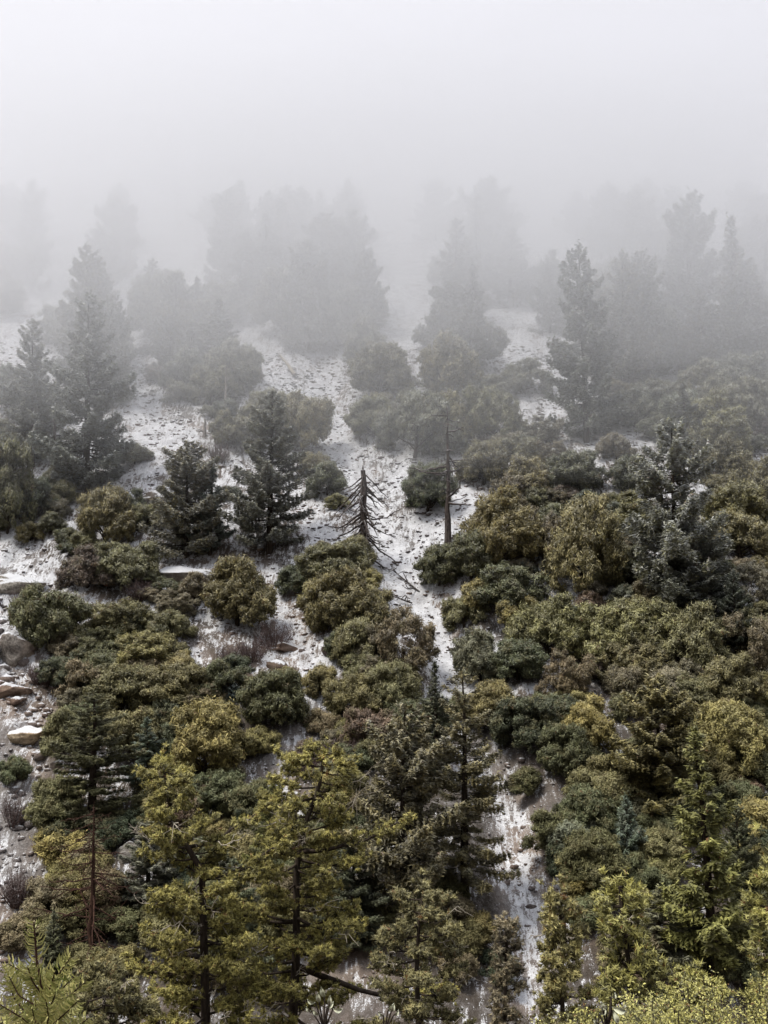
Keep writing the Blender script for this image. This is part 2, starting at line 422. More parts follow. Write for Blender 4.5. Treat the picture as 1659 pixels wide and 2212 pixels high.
V = np.stack([vx * size[:, None] + sx[:, None], vy * size[:, None] * 0.8 + sy[:, None], PV[..., 2] * size[:, None] * flat + (sz + size * 0.1 + 0.1)[:, None]], -1)
ff = (IF1[None] + (np.arange(n) * len(IV1))[:, None, None]).reshape(-1, 3)
mb.tris(V.reshape(-1, 3), ff); so = link("scree", mb.mesh("scree", M_ROCK)); so.color = (0.7, 0.66, 0.66, 1)
tag(so, "loose grey stones scattered down the snowy chutes", "scree", kind="stuff")

REG = []
def boulder(u, v, wu, col, label, group=None, sq=1.0):
    p = at(u, v); d = np.linalg.norm(p); r = wu / F * d * 0.5
    o = link("boulder", random.choice(rock_meshes)); o.location = (p[0], p[1], p[2] + r * 0.25)
    o.scale = (r, r, r * sq); o.rotation_euler = (random.uniform(-.3, .3), random.uniform(-.3, .3), random.uniform(0, 6))
    o.color = (*col, 1)
    if label: tag(o, label, "boulder", group)
    else: REG.append((o, u, v, 'dark' if col[0] < .62 else 'grey', 'stone in the snow', 'boulder', group, wu))
    return o
for (u, v, wu, c, l) in [
    (80, 1136, 28, (2.0, 1.45, 1.05), "tan boulder in the snowy rubble near the frame's edge, above the pale rock face"),
    (118, 1140, 16, (1.0, .9, .85), "small grey boulder touching the tan boulder"),
    (233, 1265, 20, (1.9, 1.35, 1.15), "pink boulder showing between two brown-green oaks"),
    (710, 1412, 44, (.4, .36, .36), "near-black boulder at the side of the lower middle gully"),
    (1244, 1698, 36, (.6, .62, .68), "dark split slab on the scree under a dark oak"),
    (1222, 1706, 20, (.5, .5, .55), "small dark slab beside the split slab on the scree"),
    (1262, 1688, 18, (.75, .75, .8), "pale grey slab just above the split slab"),
    (1148, 1962, 30, (.5, .45, .42), "dark overhanging rock halfway down the lowest scree run"),
    (440, 972, 16, (1.0, .55, .5), "reddish boulder at the lower rim of the snowfield"),
    (600, 1445, 60, (.45, .4, .36), "dark broken crag among bare purple shrubs"),
    (520, 1430, 30, (.5, .45, .4), "brown block left of the dark broken crag"),
    (560, 1190, 26, (.9, .85, .82), "flat grey slab under the tall dark conifer"),
    (630, 1250, 20, (.8, .8, .8), "rounded grey stone above the middle gully"),
    (1155, 1745, 14, (.4, .38, .38), "small black rock alone on the pinkish scree"),
    (640, 1722, 30, (.4, .4, .42), "dark ledge block at the foot of the middle gully"),
    (648, 1700, 18, (.9, .9, .9), "light stone above the dark ledge block"),
    (740, 1755, 22, (.4, .38, .4), "dark stone under the bare twigs of the taller near pine"),
    (370, 1405, 24, (.8, .7, .6), "brown stone beside the narrow left gully"),
    (35, 1520, 46, (.5, .42, .38), "dark undercut ledge on the bare left bank"),
    (640, 1310, 22, (.6, .58, .56), "mottled stone in the middle gully's upper bend"),
    (655, 1340, 18, (.85, .8, .8), "pale stone below the mottled stone"),
    ]: boulder(u, v, wu, c, l)
for k in range(46):                               # stones poking from the snowfields
    s = random.choice([x for x in CHUTES if x[3] >= 0.75 and 600 < x[0][0][1] < 1500]); q = random.choice(s[0])
    c = random.uniform(.45, .9)
    boulder(q[0] + random.gauss(0, s[1] * .6), q[1] + random.gauss(0, 22), random.uniform(7, 13), (c, c * .95, c * .93),
            None, "stones in the snow chutes")

def crag(u, v, wu, hu, col, label):
    p = at(u, v); d = np.linalg.norm(p); rx, rz = wu / F * d * .5, hu / F * d * .5
    vv = rock_v(IV4, rng, 26); q = vv * [rx, rx * .6, rz]
    nn = fbm(q[:, 0] * 1.1 + 9, q[:, 2] * 1.6 + q[:, 1], 5, 4)
    led = np.abs(fbm(q[:, 0] * .4, q[:, 2] * 3.2, 8, 3))
    q = q + vv * (nn * .35 + led * .35)[:, None]
    mb = MB(); mb.tris(q, IF4, rng.random(len(IF4)))
    o = link("rock_outcrop", mb.mesh("rock_outcrop", M_ROCK)); o.location = (p[0], p[1] - rx * .05, p[2]); o.color = (*col, 1)
    tag(o, label, "rock"); return o
crag(52, 1268, 150, 60, (1.15, 1.12, 1.0), "pale lichen-grey rock face below the tan boulder")
crag(30, 1400, 110, 100, (1.05, 1.0, .92), "mottled cream rock bluff at the frame's edge under the pale rock face")
crag(60, 1590, 130, 60, (1.5, 1.3, .95), "yellowish ochre ledge on the bare left bank")
crag(20, 1490, 100, 50, (.75, .66, .6), "brown undercut rock between the cream bluff and the ochre ledge")
crag(30, 1780, 60, 90, (1.2, 1.2, 1.2), "white-streaked rock rib low on the left bank")
crag(400, 1245, 170, 60, (.75, .78, .78), "broken grey cliff under the cluster of pale-tipped conifers")
crag(340, 1085, 130, 50, (.7, .7, .68), "rubbly grey outcrop under the left snowfield")
crag(610, 1400, 120, 40, (.6, .52, .48), "brown rock step behind the bare purple shrubs")
crag(280, 1850, 90, 60, (.85, .9, .9), "blue-grey rock showing behind the red dead conifer")

# ------------------------------------------------------------------ tree prototypes
def limbs_from(mb, base, top, n, rg, r0, spread):
    for k in range(n):
        a = k / n * 6.283 + rg.uniform(-.5, .5); st = base + (top - base) * rg.uniform(.0, .5)
        en = top + np.array([math.cos(a) * spread[0], math.sin(a) * spread[0], rg.uniform(-.35, .25) * spread[1]])
        m1 = (st + en) / 2 + rg.normal(size=3) * spread[0] * .12 + [0, 0, -.1 * spread[1]]
        t = np.linspace(0, 1, 6)[:, None]
        pts = (1 - t) ** 2 * st + 2 * t * (1 - t) * m1 + t * t * en
        tube(mb, pts, r0 * np.linspace(.6, .12, 6), 5)
def make_oak(Rw, H, seed, leaf=0.17, open_=0.0):
    rg = np.random.default_rng(seed)
    tb = MB(); th = H * .45
    pts = np.array([[0, 0, -1.2], [0, 0, 0.1], rg.normal(size=3) * .12 * Rw * .3 + [0, 0, th * .5], [rg.normal() * .1 * Rw, rg.normal() * .1 * Rw, th]])
    tube(tb, pts, np.array([.13, .085, .07, .06]) * Rw * .8, 8)
    limbs_from(tb, pts[2], pts[3], 7, rg, .045 * Rw, (Rw * .5, H * .3))
    # the crown: rounded lobes heaped into a dome, each of them a heap of leafy tufts
    cb = MB(); ctr = np.array([0, 0, H * .42]); nl = int(13 + Rw * 3.6)
    for k in range(nl):
        q = (k + .5) / nl; el = math.asin(-.28 + 1.26 * q); a = k * 2.39996 + rg.uniform(-.5, .5)
        d = np.array([math.cos(a) * math.cos(el), math.sin(a) * math.cos(el), math.sin(el)])
        wob = 1 + .26 * math.sin(a * 2 + seed) * math.cos(el) + rg.uniform(-.45, .3)
        lc = ctr + d * np.array([Rw * .70, Rw * .70, H * .47]) * wob; lr = Rw * rg.uniform(.15, .36)
        if rg.random() < .10 + open_ * .5: continue
        for c_ in range(int(11 + 19 * lr)):
            e = unit(rg.normal(size=3) + d * .5 + [0, 0, .25]); c = lc + e * lr * np.array([1, 1, .85]) * rg.uniform(.5, 1.3); r = rg.uniform(.14, .40) * (.8 + .1 * Rw)
            if rg.random() < open_: continue
            n = max(14, int(15 * r * r / (leaf * leaf * .55)))
            dd = unit(rg.normal(size=(n, 3)) + e * .5 + [0, 0, .35])
            P = c + dd * r * rg.uniform(.3, 1.3, (n, 1)) * [1, 1, .8]; P[:, 2] = np.maximum(P[:, 2], -.4)
            tone = np.clip(rg.normal(.42, .17, n) + .3 * (P[:, 2] - c[2]) / r + rg.normal() * .13, 0, 1)  # tuft tops painted lighter, undersides darker: light from above put into leaf tone
            sp_ = rg.random(n) < .22                  # young upright sprigs standing out of the mass
            P[sp_] += (dd[sp_] * .5 + [0, 0, .5]) * leaf * rg.uniform(.6, 1.8, (int(sp_.sum()), 1)); tone[sp_] = np.clip(tone[sp_] + .22, 0, .92)
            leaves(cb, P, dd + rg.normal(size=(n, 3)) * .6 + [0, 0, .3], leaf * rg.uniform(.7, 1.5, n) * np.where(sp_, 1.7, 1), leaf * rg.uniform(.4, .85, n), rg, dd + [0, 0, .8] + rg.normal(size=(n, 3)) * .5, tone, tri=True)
    return dict(trunk=tb.mesh("trunk", M_BARK, True), crown=cb.mesh("crown", M_OAK), w=2 * Rw * 1.0, h=H * 1.0)
def make_conifer(H, W, seed, nb=95, low=.1, droop=.5, shape=.75, pad=.26, leaf=.26, bare=0.0, ragged=.35, mat=None, bark=None):
    """pad: half width of the flat spray on each limb as a share of its length"""
    rg = np.random.default_rng(seed)
    tb = MB(); n = 12; t = np.linspace(0, 1, n); wob = np.cumsum(rg.normal(size=(n, 2)) * .012 * H / 6, axis=0) * t[:, None]
    tp = np.column_stack([wob[:, 0], wob[:, 1], t * H]); tp0 = np.vstack([[0, 0, -1.5], tp])
    r = H * .016 * (1 - t) ** .8 + .025
    tube(tb, tp0, np.concatenate([[r[0] * 1.3], r]), 9)
    cb = MB(); bb = MB()
    for k in range(nb):
        f = (k + rg.random()) / nb; z = low + (1 - low) * f ** .92
        prof = (1 - z) ** shape * (1 + .15 * math.sin(z * 17 + seed)) + .035
        if z < low + .12: prof *= .75
        L = W * .5 * prof * rg.uniform(1 - ragged, 1.1)
        a = k * 2.39996 + rg.uniform(-.5, .5); ip = np.array([np.interp(z, t, tp[:, 0]), np.interp(z, t, tp[:, 1]), z * H])
        dr = -droop * (1 - z) ** .7 + .42 * z
        s = np.linspace(0, 1, 7)[:, None]; hd = np.array([math.cos(a), math.sin(a), 0]); side = np.array([-math.sin(a), math.cos(a), 0])
        bend = rg.normal() * .12
        pts = ip + hd * s * L + side * bend * L * s * s + np.array([0, 0, 1]) * (dr * L * s * .75 + .30 * L * s ** 3 * (droop > .2))
        tube(bb, pts, np.linspace(max(.012, L * .017), .007, 7), 4, False)
        if rg.random() < bare: continue
        m = int(max(24, 150 * L * L * pad / .26 * (.26 / leaf) ** 1.6 / 1.7)); m = min(m, 1000)
        u = rg.uniform(.18, 1.03, m) ** .8; wd = pad * L * (1 - u * .72) * np.sqrt(np.clip(u * 3, 0, 1)) + .06
        # sprays are bunched along side twigs
        tw = np.round(u * 9 + rg.normal(size=m) * .18) / 9; vv = rg.uniform(-1, 1, m)
        cx = np.array([np.interp(tw, s[:, 0], pts[:, q]) for q in range(3)]).T
        P = cx + side * (vv * wd)[:, None] + hd * (np.abs(vv) * wd * .55)[:, None]
        P[:, 2] += rg.normal(size=m) * (.07 + L * .035) - np.abs(vv) * wd * .3 + .03
        ax = hd * .75 + side * np.sign(vv)[:, None] * .8 + rg.normal(size=(m, 3)) * .45 + [0, 0, .2]
        nn = np.array([0, 0, 1.0]) + rg.normal(size=(m, 3)) * .42
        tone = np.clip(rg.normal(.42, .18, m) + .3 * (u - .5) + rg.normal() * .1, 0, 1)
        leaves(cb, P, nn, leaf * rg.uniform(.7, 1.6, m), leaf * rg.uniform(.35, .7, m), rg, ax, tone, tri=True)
    # leader tuft
    m = 50; P = tp[-1] + rg.normal(size=(m, 3)) * [.12, .12, .35] - [0, 0, .25]
    leaves(cb, P, rg.normal(size=(m, 3)), leaf * .9, leaf * .35, rg, np.tile([0, 0, 1.0], (m, 1)) + rg.normal(size=(m, 3)) * .5)
    return dict(trunk=tb.mesh("trunk", bark or M_BARK, True), limbs=bb.mesh("limbs", bark or M_BARK), crown=cb.mesh("crown", mat or M_FIR), w=W, h=H)

OAK_S = [make_oak(1.9, 3.2, 100 + k, .15) for k in range(4)]
OAK_M = [make_oak(3.1, 5.0, 200 + k, .18) for k in range(5)]
OAK_L = [make_oak(4.4, 6.6, 300 + k, .21) for k in range(3)]
OAK_O = [make_oak(3.2, 5.6, 400 + k, .17, .33) for k in range(2)]     # thinner, see-through crowns
CON_A = [make_conifer(17, 8.5, 500 + k, 110, .08, .4, .6, .30, .30, .04, .5) for k in range(3)]
CON_B = [make_conifer(13, 9.0, 510 + k, 95, .05, .28, .5, .36, .32, .03, .55) for k in range(2)]
CON_D = [make_conifer(20, 8.5, 520 + k, 125, .16, .85, .55, .24, .27, .2, .55) for k in range(2)]   # drooping, part bare limbs
CON_N = [make_conifer(12, 4.2, 530 + k, 85, .08, .32, .75, .42, .26, .03, .5) for k in range(2)]
FIR_Y = [make_conifer(6, 3.6, 540 + k, 80, .05, -.35, .95, .2, .17, 0, .12) for k in range(2)]

LANDMARKS = [("the stripped dead snag", 785, 1120), ("the tall grey snag", 967, 1040), ("the two misty firs", 1300, 720),
    ("the snow-tipped conifer", 1460, 1060), ("the lone bush on the scree", 1140, 1700), ("the bare-limbed tall fir", 1015, 1720),
    ("the red dead conifer", 190, 1930), ("the taller near pine", 690, 1800), ("the forked near pine", 380, 1800),
    ("the little blue-green fir", 500, 1490), ("the ochre ledge", 50, 1590), ("the tan boulder", 80, 1136), ("the left snowfield", 340, 930),
    ("the dark middle conifer", 582, 1030), ("the broken grey cliff", 400, 1245), ("the young green fir", 1355, 1800),
    ("the straight right-hand fir", 1530, 1880), ("the white fallen log", 620, 797), ("the yellow twin oaks", 1180, 1380),
    ("the pale rock face", 52, 1260), ("the split dark slab", 1244, 1698), ("the left leaning snag", 120, 960)]
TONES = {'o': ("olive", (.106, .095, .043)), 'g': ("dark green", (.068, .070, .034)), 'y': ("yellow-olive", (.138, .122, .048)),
         'b': ("brownish", (.105, .088, .054)), 'n': ("grey-green", (.094, .095, .062)), 'k': ("blackish green", (.044, .050, .028)),
         'f': ("blue-green", (.080, .104, .072)), 'v': ("bright yellow-green", (.152, .142, .044)), 'p': ("olive", (.135, .120, .036)),
         'r': ("reddish brown", (.092, .068, .050))}
PLACED = []
def where(u, v):
    best = sorted(LANDMARKS, key=lambda q: math.hypot(q[1] - u, q[2] - v))[0]
    dx, dy = u - best[1], v - best[2]; s = ""
    if abs(dy) > .4 * abs(dx): s = "above" if dy < 0 else "below"
    if abs(dx) > .4 * abs(dy): s = (s + " and " if s else "") + ("left of" if dx < 0 else "right of")
    return best[0], s or "beside", math.hypot(dx, dy)
def put(kind, proto, u, vb, vt, wu, tone, cat, noun, label=None, group=None, frost=0.0, lean=0.0, jitter=True, sxy=None):
    p = at(u, vb); d = np.linalg.norm(p)
    hh = max(.5, (vb - vt) / F * d) * (1.04 if 'oak' in kind else 1); ww = wu / F * d
    root = bpy.data.objects.new(kind, None); COL.objects.link(root); root.empty_display_size = .3
    root.location = (p[0], p[1] + (ww * .18 if 'oak' in kind else .0), p[2] - .1)
    sz, sx = hh / proto['h'], ww / proto['w']
    root.scale = (sx, (sx + sz) / 2, sz); root.rotation_euler = (random.uniform(-.1, .1) if 'oak' in kind else 0, lean + (random.uniform(-.12, .12) if 'oak' in kind else random.uniform(-.03, .03)), random.uniform(0, 6.283) if jitter else 0)
    tn, col = TONES[tone]; g = 1 + random.uniform(-.14, .14); h_ = random.uniform(-.08, .08)
    g *= 1.85
    col = (col[0] * g * (1 + h_), col[1] * g, col[2] * g * (1 - h_), 1)
    for part in ('trunk', 'limbs', 'crown'):
        if part in proto:
            o = link(part, proto[part], root); o.color = col
            if part == 'crown': o["frost"] = float(frost)
            if part == 'limbs': o["kind"] = 'stuff'
    if label: tag(root, label, cat, group)
    else: REG.append((root, u, vb - (vb - vt) * .5, tn, noun, cat, group, wu))
    PLACED.append((u, (vb + vt) / 2, wu * .5, (vb - vt) * .5))
    return root

# ---- oaks: (u, foot, top, width, tone)
OAKS = [
 (820,863,753,150,'o'),(806,960,866,95,'o'),(895,1003,846,150,'n'),(962,985,850,90,'o'),(970,873,733,145,'o'),(1070,958,840,120,'o'),
 (1060,880,810,110,'n'),(655,985,850,105,'o'),(592,950,850,90,'o'),(706,1078,1000,78,'g'),(682,1032,976,56,'o'),(925,1118,1012,100,'g'),
 (1046,1060,955,105,'o'),(1125,1020,945,100,'o'),(1150,1085,990,125,'o'),(1200,1012,955,95,'b'),(1255,1080,985,120,'g'),(1110,1118,1020,115,'b'),
 (1160,1115,1060,85,'o'),(1090,1250,1085,150,'o'),(1185,1245,1100,125,'b'),(1258,1300,1088,160,'o'),(1020,1270,1155,120,'g'),(948,1285,1182,95,'g'),
 (1110,1345,1230,170,'g'),(1332,1002,938,64,'b'),(1362,1072,990,85,'k'),(1545,1012,876,155,'y'),(1610,950,832,115,'n'),(1585,1060,958,125,'o'),
 (1645,1105,1000,110,'o'),(1385,1165,1075,135,'y'),(1600,1155,1048,130,'y'),(1605,1225,1118,145,'o'),(1632,1335,1218,120,'b'),(1370,1285,1195,120,'g'),
 (880,1475,1320,145,'b'),(1005,1370,1288,85,'o'),(1035,1495,1372,105,'n'),(1130,1372,1292,115,'y'),(1185,1435,1303,135,'y'),(1120,1485,1392,135,'g'),
 (1330,1455,1318,150,'y'),(1402,1440,1308,155,'y'),(1482,1475,1328,140,'o'),(1375,1490,1390,180,'o'),(1235,1528,1425,98,'b'),(1355,1532,1445,95,'b'),
 (1075,1592,1485,125,'o'),(1142,1640,1528,135,'k'),(1215,1592,1508,95,'k'),(1275,1630,1525,112,'y'),(1230,1698,1580,115,'g'),
 (1525,1665,1530,135,'y'),(1600,1690,1558,130,'y'),(1592,1552,1435,135,'o'),(1650,1480,1340,110,'b'),(1262,1835,1720,125,'g'),(1200,1850,1768,105,'g'),
 (1232,1915,1835,105,'k'),(1295,1955,1830,130,'g'),(1360,1940,1862,90,'g'),(1640,1840,1740,110,'y'),(1480,1560,1470,110,'o'),
 (500,972,890,105,'o'),(560,930,850,90,'o'),(215,1195,1060,140,'o'),(270,1280,1178,125,'o'),(182,1285,1190,120,'r'),(80,1122,1040,75,'k'),
 (8,1165,985,100,'g'),(725,1280,1180,150,'o'),(740,1390,1245,150,'o'),(640,1292,1220,78,'g'),(762,1445,1343,80,'o'),(735,1430,1370,60,'g'),
 (510,1365,1218,135,'o'),(375,1340,1283,95,'b'),(100,1415,1275,125,'g'),(240,1400,1300,150,'o'),(200,1420,1355,110,'g'),(330,1405,1345,110,'g'),
 (215,1460,1388,135,'g'),(315,1465,1380,145,'y'),(150,1495,1420,105,'k'),(250,1560,1450,150,'o'),(372,1560,1455,150,'o'),(440,1560,1490,110,'b'),
 (585,1592,1463,130,'g'),(700,1512,1440,76,'o'),(765,1575,1468,120,'o'),(850,1560,1450,125,'o'),(905,1640,1520,110,'g'),(820,1500,1430,100,'b'),
 (440,1705,1548,150,'y'),(275,1650,1540,130,'o'),(130,1645,1548,90,'o'),(110,1812,1708,120,'o'),(120,1900,1808,110,'y'),(95,1995,1915,110,'b'),
 (30,1700,1640,60,'g'),(505,1475,1415,75,'k'),(470,1790,1690,120,'g'),(540,1780,1700,90,'g'),(330,1310,1270,70,'b'),(60,1000,930,70,'o'),
 (455,885,790,100,'o'),(395,850,760,100,'n'),(500,860,740,130,'n'),(1130,860,780,110,'n'),(1380,935,850,110,'n'),(1340,915,850,100,'o'),
 (1420,900,830,100,'n'),(1480,950,850,100,'n'),(1540,900,800,130,'n'),(1610,880,780,120,'n'),(1430,960,900,80,'g'),(1180,965,905,90,'b'),
 (90,930,830,110,'n'),(30,900,800,100,'n'),(60,1180,1130,60,'o'),(150,1060,1000,80,'n'),(290,1010,960,70,'n'),(260,1130,1060,80,'g'),
 (735,755,640,120,'n'),(655,742,600,110,'n'),(780,700,600,120,'n'),(1020,800,690,150,'n'),(1100,760,680,110,'n'),(960,760,660,120,'n'),
 (1380,800,720,110,'n'),(1500,800,720,110,'n'),(1600,790,700,130,'n'),(150,760,660,120,'n'),(230,800,700,120,'n'),(340,740,640,110,'n'),
 (400,760,660,120,'n'),(470,700,620,110,'n'),(1470,1190,1120,120,'n'),(1550,1190,1130,110,'b'),(1530,1300,1210,120,'g'),(1610,1420,1330,120,'g'),
 (690,1600,1540,60,'b'),(660,1660,1600,70,'r'),(1410,1960,1880,90,'g'),(1475,1800,1720,110,'k'),(1390,1690,1610,120,'g'),(1330,1740,1650,110,'o'),
 (1600,1780,1700,90,'g'),(1640,1950,1860,90,'g'),(1500,2080,2000,80,'k'),(1640,2100,2010,100,'g'),(990,1560,1500,50,'g'),(280,2060,1980,120,'g'),(40,2060,1990,90,'b'),
]
def oak_proto(wm, open_):
    if open_: return random.choice(OAK_O)
    return random.choice(OAK_S if wm < 4.3 else OAK_M if wm < 7.2 else OAK_L)
for (u, vb, vt, wu, t) in OAKS:
    if vb < 1000 and in_chute(u, (vb + vt) / 2, .75, 0): continue      # keep the upper snow chutes open
    p = plane_at(u, vb); wm = wu / F * np.linalg.norm(p)
    if (u, vb) == (1258, 1300): lab = "tall yellow-brown oak with a dark forked trunk, right of the tall grey snag"
    else: lab = None
    put("oak_tree" if wm > 3.6 else "oak_shrub", oak_proto(wm, t == 'b' and wm > 4), u, vb, vt, wu * 1.04, t, "tree" if wm > 3.6 else "shrub", "oak" if wm > 3.6 else "scrub oak", lab)
put("oak_shrub", OAK_S[0], 1140, 1728, 1664, 86, 'g', "shrub", "bush", "lone round dark green bush standing on the pinkish scree")

# ---- conifers: (proto list, u, foot, top, width, tone, frost, label or None)
CON = [
 (CON_A,1268,957,520,190,'n',.10,"taller of the two misty firs, its dark foot in snow", .03),
 (CON_A,1352,842,545,150,'n',.10,"shorter, bare-trunked one of the two misty firs", .0),
 (CON_B,1460,1335,925,250,'o',.5,"conifer with frosted white tip and whitened limbs among yellow oaks", .0),
 (CON_A,582,1195,840,225,'n',.22,"tall dark conifer with a thin bare spire left of the main chute", .0),
 (CON_B,402,1205,955,215,'o',.3,"broad conifer with rusty left side, left of the tall dark conifer", .0),
 (CON_N,453,1200,1010,130,'f',.25,"narrow pale-tipped conifer between the broad conifer and the tall dark one", .0),
 (CON_A,185,1075,640,240,'n',.35,"large frosted misty conifer above the leaning snag", .0),
 (CON_A,70,1010,700,150,'n',.3,None,.0),
 (CON_B,235,880,640,130,'n',.2,None,.0),
 (CON_D,1005,1965,1487,260,'o',.12,"tall fir with bare drooping limbs against the snowy gully", .0),
 (CON_B,865,2010,1562,290,'o',.18,"dense pale-sprayed conifer left of the bare-limbed tall fir", .0),
 (CON_N,940,1690,1440,110,'k',.0,"dark narrow conifer behind the pale-sprayed conifer", .0),
 (CON_N,1545,2120,1640,215,'v',.0,"straight fir with a red-brown foot at the lower edge's forest floor", -.05),
 (FIR_Y,1355,1872,1730,112,'f',.15,"young symmetrical green fir in front of black oak shade", .0),
 (FIR_Y,500,1522,1453,56,'f',.5,"little pale blue-green fir beside a round dark oak", .0),
 (CON_B,1425,1740,1480,290,'y',.05,"broad layered yellow-olive pine on the right slope", .0),
 (CON_B,1500,1350,1150,250,'n',.15,"wide grey-green layered conifer below the snow-tipped conifer", .0),
 (CON_D,198,1810,1520,250,'g',.0,"dark-limbed spreading conifer left of the forked near pine", .0),
 (CON_N,320,1710,1560,130,'f',.1,"pale grey-green conifer between the spreading conifer and a yellow oak", .0),
 (CON_A,320,1970,1790,190,'n',.15,"shaded grey conifer right of the red dead conifer", .0),
 (CON_N,1425,2135,1945,150,'o',.15,"grey-olive conifer left of the straight fir", .0),
 (CON_A,590,1890,1690,130,'v',.0,"slim yellow-green conifer between the two near pines", .0),
 (CON_N,1480,985,830,110,'n',.15,None,.0),
 (CON_A,1590,1410,1240,130,'k',.05,None,.0),
 (CON_A,760,2060,1830,200,'k',.05,None,.0),
 (CON_A,500,2110,1880,190,'g',.05,None,.0),
 (CON_N,110,2130,1990,90,'g',.05,None,.0),
 (CON_A,1600,1960,1760,120,'g',.05,None,.0),
]
for (pl, u, vb, vt, wu, t, fr, lab, ln) in CON:
    put("conifer_tree", random.choice(pl), u, vb, vt, wu * 1.05, t, "tree", "conifer", lab, frost=fr, lean=ln)
# conifers standing in the fog
for (u, vb, vt, wu) in [(470,660,372,150),(1040,760,395,230),(985,720,470,150),(1110,700,500,120),(1200,725,478,120),(1600,810,480,160),(1450,800,560,130),
    (370,630,450,75),(65,620,400,90),(215,760,450,170),(330,700,560,90),(660,755,520,160),(575,680,460,130),(700,700,520,130),(770,690,545,110),(420,720,600,120),
    (130,640,570,30),(1500,700,560,110),(1540,760,540,120),(920,650,480,110),(30,800,560,120),(290,520,380,90),(620,560,400,110),(740,560,420,100),(880,520,410,90),(1300,560,420,90),
    (1400,600,450,110),(1640,640,470,110),(180,480,340,100),(520,560,390,90),(1650,800,620,110),(1490,735,685,22),(20,560,400,100),(1110,560,430,80),(830,600,470,90)]:
    if any(in_chute(u + dx * wu, vb * (1 - dy) + vt * dy, 1.0, 0) for dx, dy in ((0, .05), (0, .4), (-.25, .2), (.25, .2))): continue
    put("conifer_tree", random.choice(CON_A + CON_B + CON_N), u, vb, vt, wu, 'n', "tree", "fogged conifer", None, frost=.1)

# overlapping crowns stacked up the slope between the upper chutes
rf = random.Random(5); nf = 0; FOGC = []
for k in range(2500):
    vb = rf.uniform(500, 830); u = rf.uniform(-40, 1700); wu = rf.uniform(100, 190) * (.72 + vb / 2400); hu = wu * rf.uniform(1.1, 1.9); hu = min(hu, vb - rf.uniform(385, 430))
    if hu < wu * .7: continue
    if any(in_chute(u + dx * wu, vb - dy * hu, 1.0, 2) for dx, dy in ((0, .03), (-.3, .12), (.3, .12), (0, .6), (0, .3), (-.2, .4), (.2, .4), (0, .85))): continue
    if any(abs(u - a) < (wu + c) * .19 and abs(vb - b) < 40 for a, b, c in FOGC): continue
    FOGC.append((u, vb, wu))
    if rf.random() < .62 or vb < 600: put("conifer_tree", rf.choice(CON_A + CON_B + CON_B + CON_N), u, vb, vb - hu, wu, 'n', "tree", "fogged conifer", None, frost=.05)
    else: put("oak_tree", rf.choice(OAK_L + OAK_M), u, vb, vb - hu * .55, wu, 'n', "tree", "oak", None)
    nf += 1
    if nf >= 92: break
print("upper slope", nf)
# ---- scrub that closes the gaps between the named trees
nfill = 0
for k in range(6000):
    u, v = random.uniform(-60, 1720), random.triangular(430, 2190, 1500)
    if in_chute(u, v): continue
    if u < 135 and v > 1160: continue
    if any(((u - a) / (c * .72)) ** 2 + ((v - 18 - b) / (d_ * .8)) ** 2 < 1 for a, b, c, d_ in PLACED): continue
    p = plane_at(u, v); dist = np.linalg.norm(p); wm = random.uniform(2.0, 4.2); wu = wm / dist * F; hu = wu * random.uniform(.6, .9)
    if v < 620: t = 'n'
    else: t = random.choices('ogybnrk', (5, 4, 2, 3, 1, 1, 2))[0]
    foggy = v < 760
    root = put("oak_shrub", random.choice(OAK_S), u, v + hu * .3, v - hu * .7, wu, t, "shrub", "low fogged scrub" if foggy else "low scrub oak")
    nfill += 1
    if nfill >= 296: break
print("filler scrub", nfill, "registered", len(REG))

